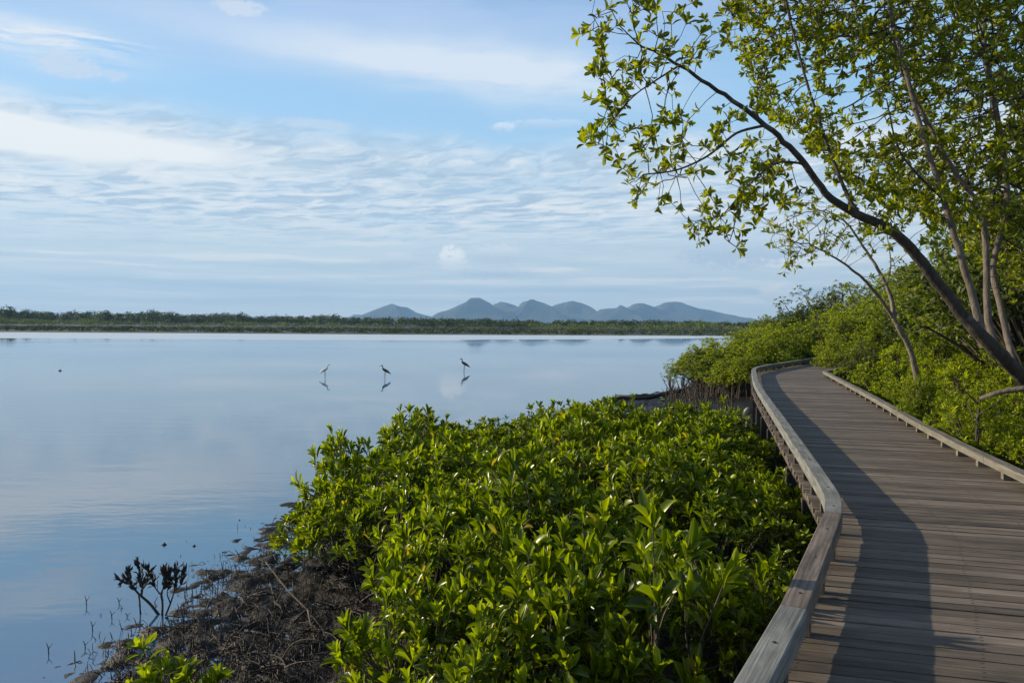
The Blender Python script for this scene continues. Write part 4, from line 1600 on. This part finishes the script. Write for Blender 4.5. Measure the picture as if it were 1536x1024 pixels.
# thin sprouts standing in the water
for (px, py, hpx, lab) in ((129, 908, 24, 'thin sprout with a yellow tip alone in the water, farthest from the mud'), (138, 946, 24, 'forked thin sprout in the water nearest the left frame side'), (167, 928, 20, 'thin straight sprout left of the dead shrub foot'),
                           (178, 906, 16, 'small forked sprout close to the dead shrub'), (72, 980, 26, 'bent sprout in open water at the lower left'), (127, 972, 18, 'short sprout over the mud scraps at the lower left'), (190, 925, 10, 'tiny stub beside the dead shrub')):
    b = at(px, py, 0)
    k = b.y / F_PX
    h = hpx * k * .62
    t = Tubes()
    t.add(curve_pts((0, 0, -.05), (.015, 0, h * .5), (-.02, .01, h), 5), np.linspace(.006, .003, 5), 5)
    t.add(curve_pts((0.005, 0, h * .5), (.02, 0, h * .7), (.035, .01, h * .95), 4), np.linspace(.004, .002, 4), 4)
    tag(link('water_sprout', t.mesh('water_sprout'), MAT['dead'] if px != 129 else MAT['stem']), lab, 'sprout', 'sprouts standing in the shallows').location = b

# reedy stems by the mud spit
for i, (px, h) in enumerate(((862, 15), (868, 13), (873, 9), (877, 12), (881, 16), (886, 14), (894, 9), (835, 13), (912, 8))):
    b = at(px, 614 + (i % 3), 0)
    t = Tubes().add(curve_pts((0, 0, -.1), (.02, 0, h * .009), (rr.normal(0, .05), .02, h * .0175), 4), [.013, .012, .010, .007], 5)
    tag(link('emergent_stem', t.mesh('emergent_stem'), MAT['stem']), 'thin upright stem in the water off the tip of the mud spit', 'stem', 'upright stems off the mud spit').location = b

# floating scraps far out
for (px, py, s_, lab) in ((246, 817, .04, 'dark floating scrap on the blue water, left of a smaller one'), (291, 819, .03, 'smaller dark floating scrap on the blue water near the thicket'), (90, 556, .10, 'lone dark speck floating far out on the left water'), (359, 780, .02, 'tiny floating speck between the scraps and the thicket')):
    b = at(px, py, 0)
    t = Tubes().add([(-s_, 0, -.01), (0, .01, s_ * .35), (s_, 0, -.01)], [s_ * .25, s_ * .5, s_ * .2], 6)
    t.add([(0, 0, 0), (s_ * .1, 0, s_ * .6), (s_ * .2, 0, s_ * 1.0)], [s_ * .22, s_ * .15, s_ * .06], 5)
    tag(link('floating_scrap', t.mesh('floating_scrap'), MAT['dead']), lab, 'driftwood').location = b

# drift branch lying along the mud spit
P = [at(px, py, z) for px, py, z in ((903, 600, .03), (935, 596, .10), (965, 597, .08), (1000, 590, .12), (1035, 583, .10))]
t = Tubes().add(smooth_poly(P, 5), np.linspace(.05, .10, 21), 8)
t.add(smooth_poly([at(925, 592.5, .05), at(950, 593.5, .12), at(985, 592, .08)], 5), np.linspace(.03, .06, 11), 7)
tag(link('drift_branch', t.mesh('drift_branch'), MAT['root']), 'long dark drift branch lying along the outer edge of the mud spit', 'branch')

# aerial root stubs in front of the far bushes
t = Tubes()
for i in range(900):
    px, py = rr.uniform(1000, 1142), rr.uniform(572, 622)
    if py < np.interp(px, [1000, 1040, 1142], [588, 576, 572]) or (py > 606 and px > 1100) or rr.uniform() < (py - 585) / 45:
        continue
    b = at(px, py, .1)
    z = gz(b.x, b.y)
    if z < -.05:
        continue
    h = rr.uniform(.18, .75) * (1.15 if px > 1040 else .8)
    lx, ly = rr.normal(0, .08, 2)
    t.add([(b.x, b.y, z - .05), (b.x + lx, b.y + ly, z + h * .5), (b.x + lx * 1.6, b.y + ly, z + h)], [.022, .018, .008], 4, False)
tag(link('aerial_roots', t.mesh('aerial_roots'), MAT['aerial']), 'crowd of bare upright aerial roots on the mud below the far bushes', 'aerial roots', None, 'stuff')
for (px, py, hp, lab) in ((1006, 584, 25, 'thin leafy sapling at the left end of the bare brushy stems by the spit'), (1022, 584, 26, 'brown brushy sapling between the leafy one and the bushes'), (1040, 583, 24, 'brown brushy sapling touching the far clump')):
    b = at(px, py, .05)
    k = b.y / F_PX
    h = hp * k
    e = empty('bare_sapling', (b.x, b.y, gz(b.x, b.y)), 0, lab, 'sapling', 'brushy saplings on the mud spit')
    t = Tubes()
    P = []
    for _ in range(11):
        tip = np.array((rr.normal(0, h * .28), rr.normal(0, h * .25), h * rr.uniform(.6, 1.05)))
        t.add(curve_pts((0, 0, -.05), (tip[0] * .6, tip[1] * .6, tip[2] * .4), tip, 5), np.linspace(.022, .008, 5), 4, False)
        P += [tip, tip * (.8, .8, .85), tip * (.7, .7, .7)]
    link('branches', t.mesh('branches'), MAT['stem'], e)
    P = np.array(P)
    link('leaves', leaves_mesh('leaves', *rosettes(P, np.tile((0, 0, 1.), (len(P), 1)), 3, 5, .11, rr), 'mid'), MAT['leaf_wood'] if px == 1006 else MAT['dead'], e)

# pale rounded cap on a stub beside the walk
b = at(1121, 622, .55)
e = empty('marker_post', (b.x, b.y, gz(b.x, b.y)), 0, 'short stub post with a pale rounded top standing in the shrubs by the left rail', 'post')
h = b.z - e.location.z
link('post', Tubes().add([(0, 0, -.2), (.01, 0, h)], [.055, .05], 10).mesh('post'), MAT['grey_wood'], e)
import bmesh
bm = bmesh.new()
bmesh.ops.create_uvsphere(bm, u_segments=18, v_segments=12, radius=1, matrix=Matrix.Translation((0.0, 0, h + .08)) @ Matrix.Rotation(R(28), 4, 'Y') @ Matrix.Diagonal((.10, .05, .13, 1)))
me = bpy.data.meshes.new('cap')
bm.to_mesh(me)
bm.free()
me.polygons.foreach_set('use_smooth', [True] * len(me.polygons))
MAT['pale'] = flat_mat('pale_weathered', (.26, .25, .19), (.40, .38, .31), 12, .7)
link('cap', me, MAT['pale'], e)


# ------------------------------------------------------------------ wading birds
def bird(px, py, hpx, face, cols, lab, name):
    """face = +1 looks right. One continuous body from tail to head; legs, bill and wing are parts."""
    b = at(px, py, 0)
    s = hpx * b.y / F_PX / 1.0          # height in metres
    e = empty(name, (b.x, b.y, 0), 0 if face > 0 else math.pi, lab, 'bird', 'wading birds in the shallow lake')
    e.rotation_euler[2] += .25
    sp = [(-.44, .33), (-.36, .38), (-.24, .46), (-.10, .54), (.04, .62), (.12, .69), (.15, .75), (.135, .81), (.14, .86), (.17, .905), (.205, .925), (.24, .92), (.265, .905)]
    rx = [.012, .035, .075, .105, .10, .070, .042, .034, .032, .040, .048, .036, .015]
    S_ = smooth_poly([(x * s, 0, z * s) for x, z in sp], 4)
    rr_ = np.interp(np.linspace(0, 1, len(S_)), np.linspace(0, 1, len(rx)), rx) * s
    bod = Tubes().add(S_, rr_, 10).mesh('body')
    link('body', bod, cols[0], e)
    bl = Tubes().add([(.25 * s, 0, .912 * s), (.31 * s, 0, .895 * s), (.375 * s, 0, .862 * s)], [.018 * s, .012 * s, .004 * s], 6)
    link('bill', bl.mesh('bill'), cols[2], e)
    for sgn, fw in ((-1, -.03), (1, .05)):
        lgm = Tubes().add([((-.05) * s, sgn * .045 * s, .50 * s), ((-.02 + fw * .5) * s, sgn * .045 * s, .36 * s), ((-.03 + fw) * s, sgn * .04 * s, .20 * s), (fw * s, sgn * .04 * s, -.06 * s)], [.028 * s, .014 * s, .012 * s, .011 * s], 6)
        link('leg', lgm.mesh('leg'), cols[2], e)
        wv_ = Tubes().add(smooth_poly([(.06 * s, sgn * .075 * s, .60 * s), (-.10 * s, sgn * .098 * s, .53 * s), (-.28 * s, sgn * .07 * s, .41 * s), (-.46 * s, sgn * .02 * s, .30 * s)], 4), np.interp(np.linspace(0, 1, 13), [0, .35, .7, 1], [.02, .055, .045, .008]) * s, 8)
        link('wing', wv_.mesh('wing'), cols[1], e)
    return e


BK = flat_mat('black_feather', (.012, .010, .009), (.03, .024, .02), 30)
BR_ = flat_mat('brown_feather', (.022, .015, .010), (.055, .038, .026), 30)
WH = flat_mat('white_feather', (.52, .52, .51), (.66, .66, .64), 30)
GW = flat_mat('grey_wing', (.22, .22, .22), (.50, .50, .49), 14)
DK = flat_mat('dark_bill', (.03, .025, .02), (.06, .05, .04), 30)
bird(488, 566, 20.5, 1, (WH, GW, DK), 'white wading bird with grey wings standing in the lake and looking right', 'white_egret')
bird(577, 567, 20.5, -1, (BR_, BR_, DK), 'dark brown wading bird nearest the white one, looking left', 'dark_heron')
bird(696, 557, 20.5, -1, (BK, BR_, DK), 'black wading bird standing farthest out, upright and looking left', 'dark_heron')

# ------------------------------------------------------------------ haze
hz = [(-7600, -380, -3), (7600, -380, -3), (7600, 7400, -3), (-7600, 7400, -3), (-7600, -380, 330), (7600, -380, 330), (7600, 7400, 330), (-7600, 7400, 330)]
HAZE = True
if HAZE:
    L = [i for f in box_from(hz) for i in f]
    m, nt, p = new_mat('haze')
    nt.n.remove(p)
    pv = nt.node('ShaderNodeVolumePrincipled', {'Density': 0.000135, 'Anisotropy': .1})
    pv.inputs['Color'].default_value = (.32, .60, 1.0, 1)
    nt.l.new(pv.outputs[0], nt.n['Material Output'].inputs['Volume'])
    tag(link('haze', np_mesh('haze', hz, L, [4] * 6, False), m), kind='stuff')

# ------------------------------------------------------------------ render look
SC.view_settings.view_transform = 'Standard'
SC.view_settings.look = 'None'
SC.view_settings.exposure = 0.62
SC.view_settings.gamma = 1.0
SC.cycles.use_denoising = True
SC.cycles.max_bounces = 6
SC.cycles.diffuse_bounces = 3
SC.cycles.glossy_bounces = 3
SC.cycles.transmission_bounces = 3
SC.cycles.volume_bounces = 0
SC.cycles.sample_clamp_indirect = 4
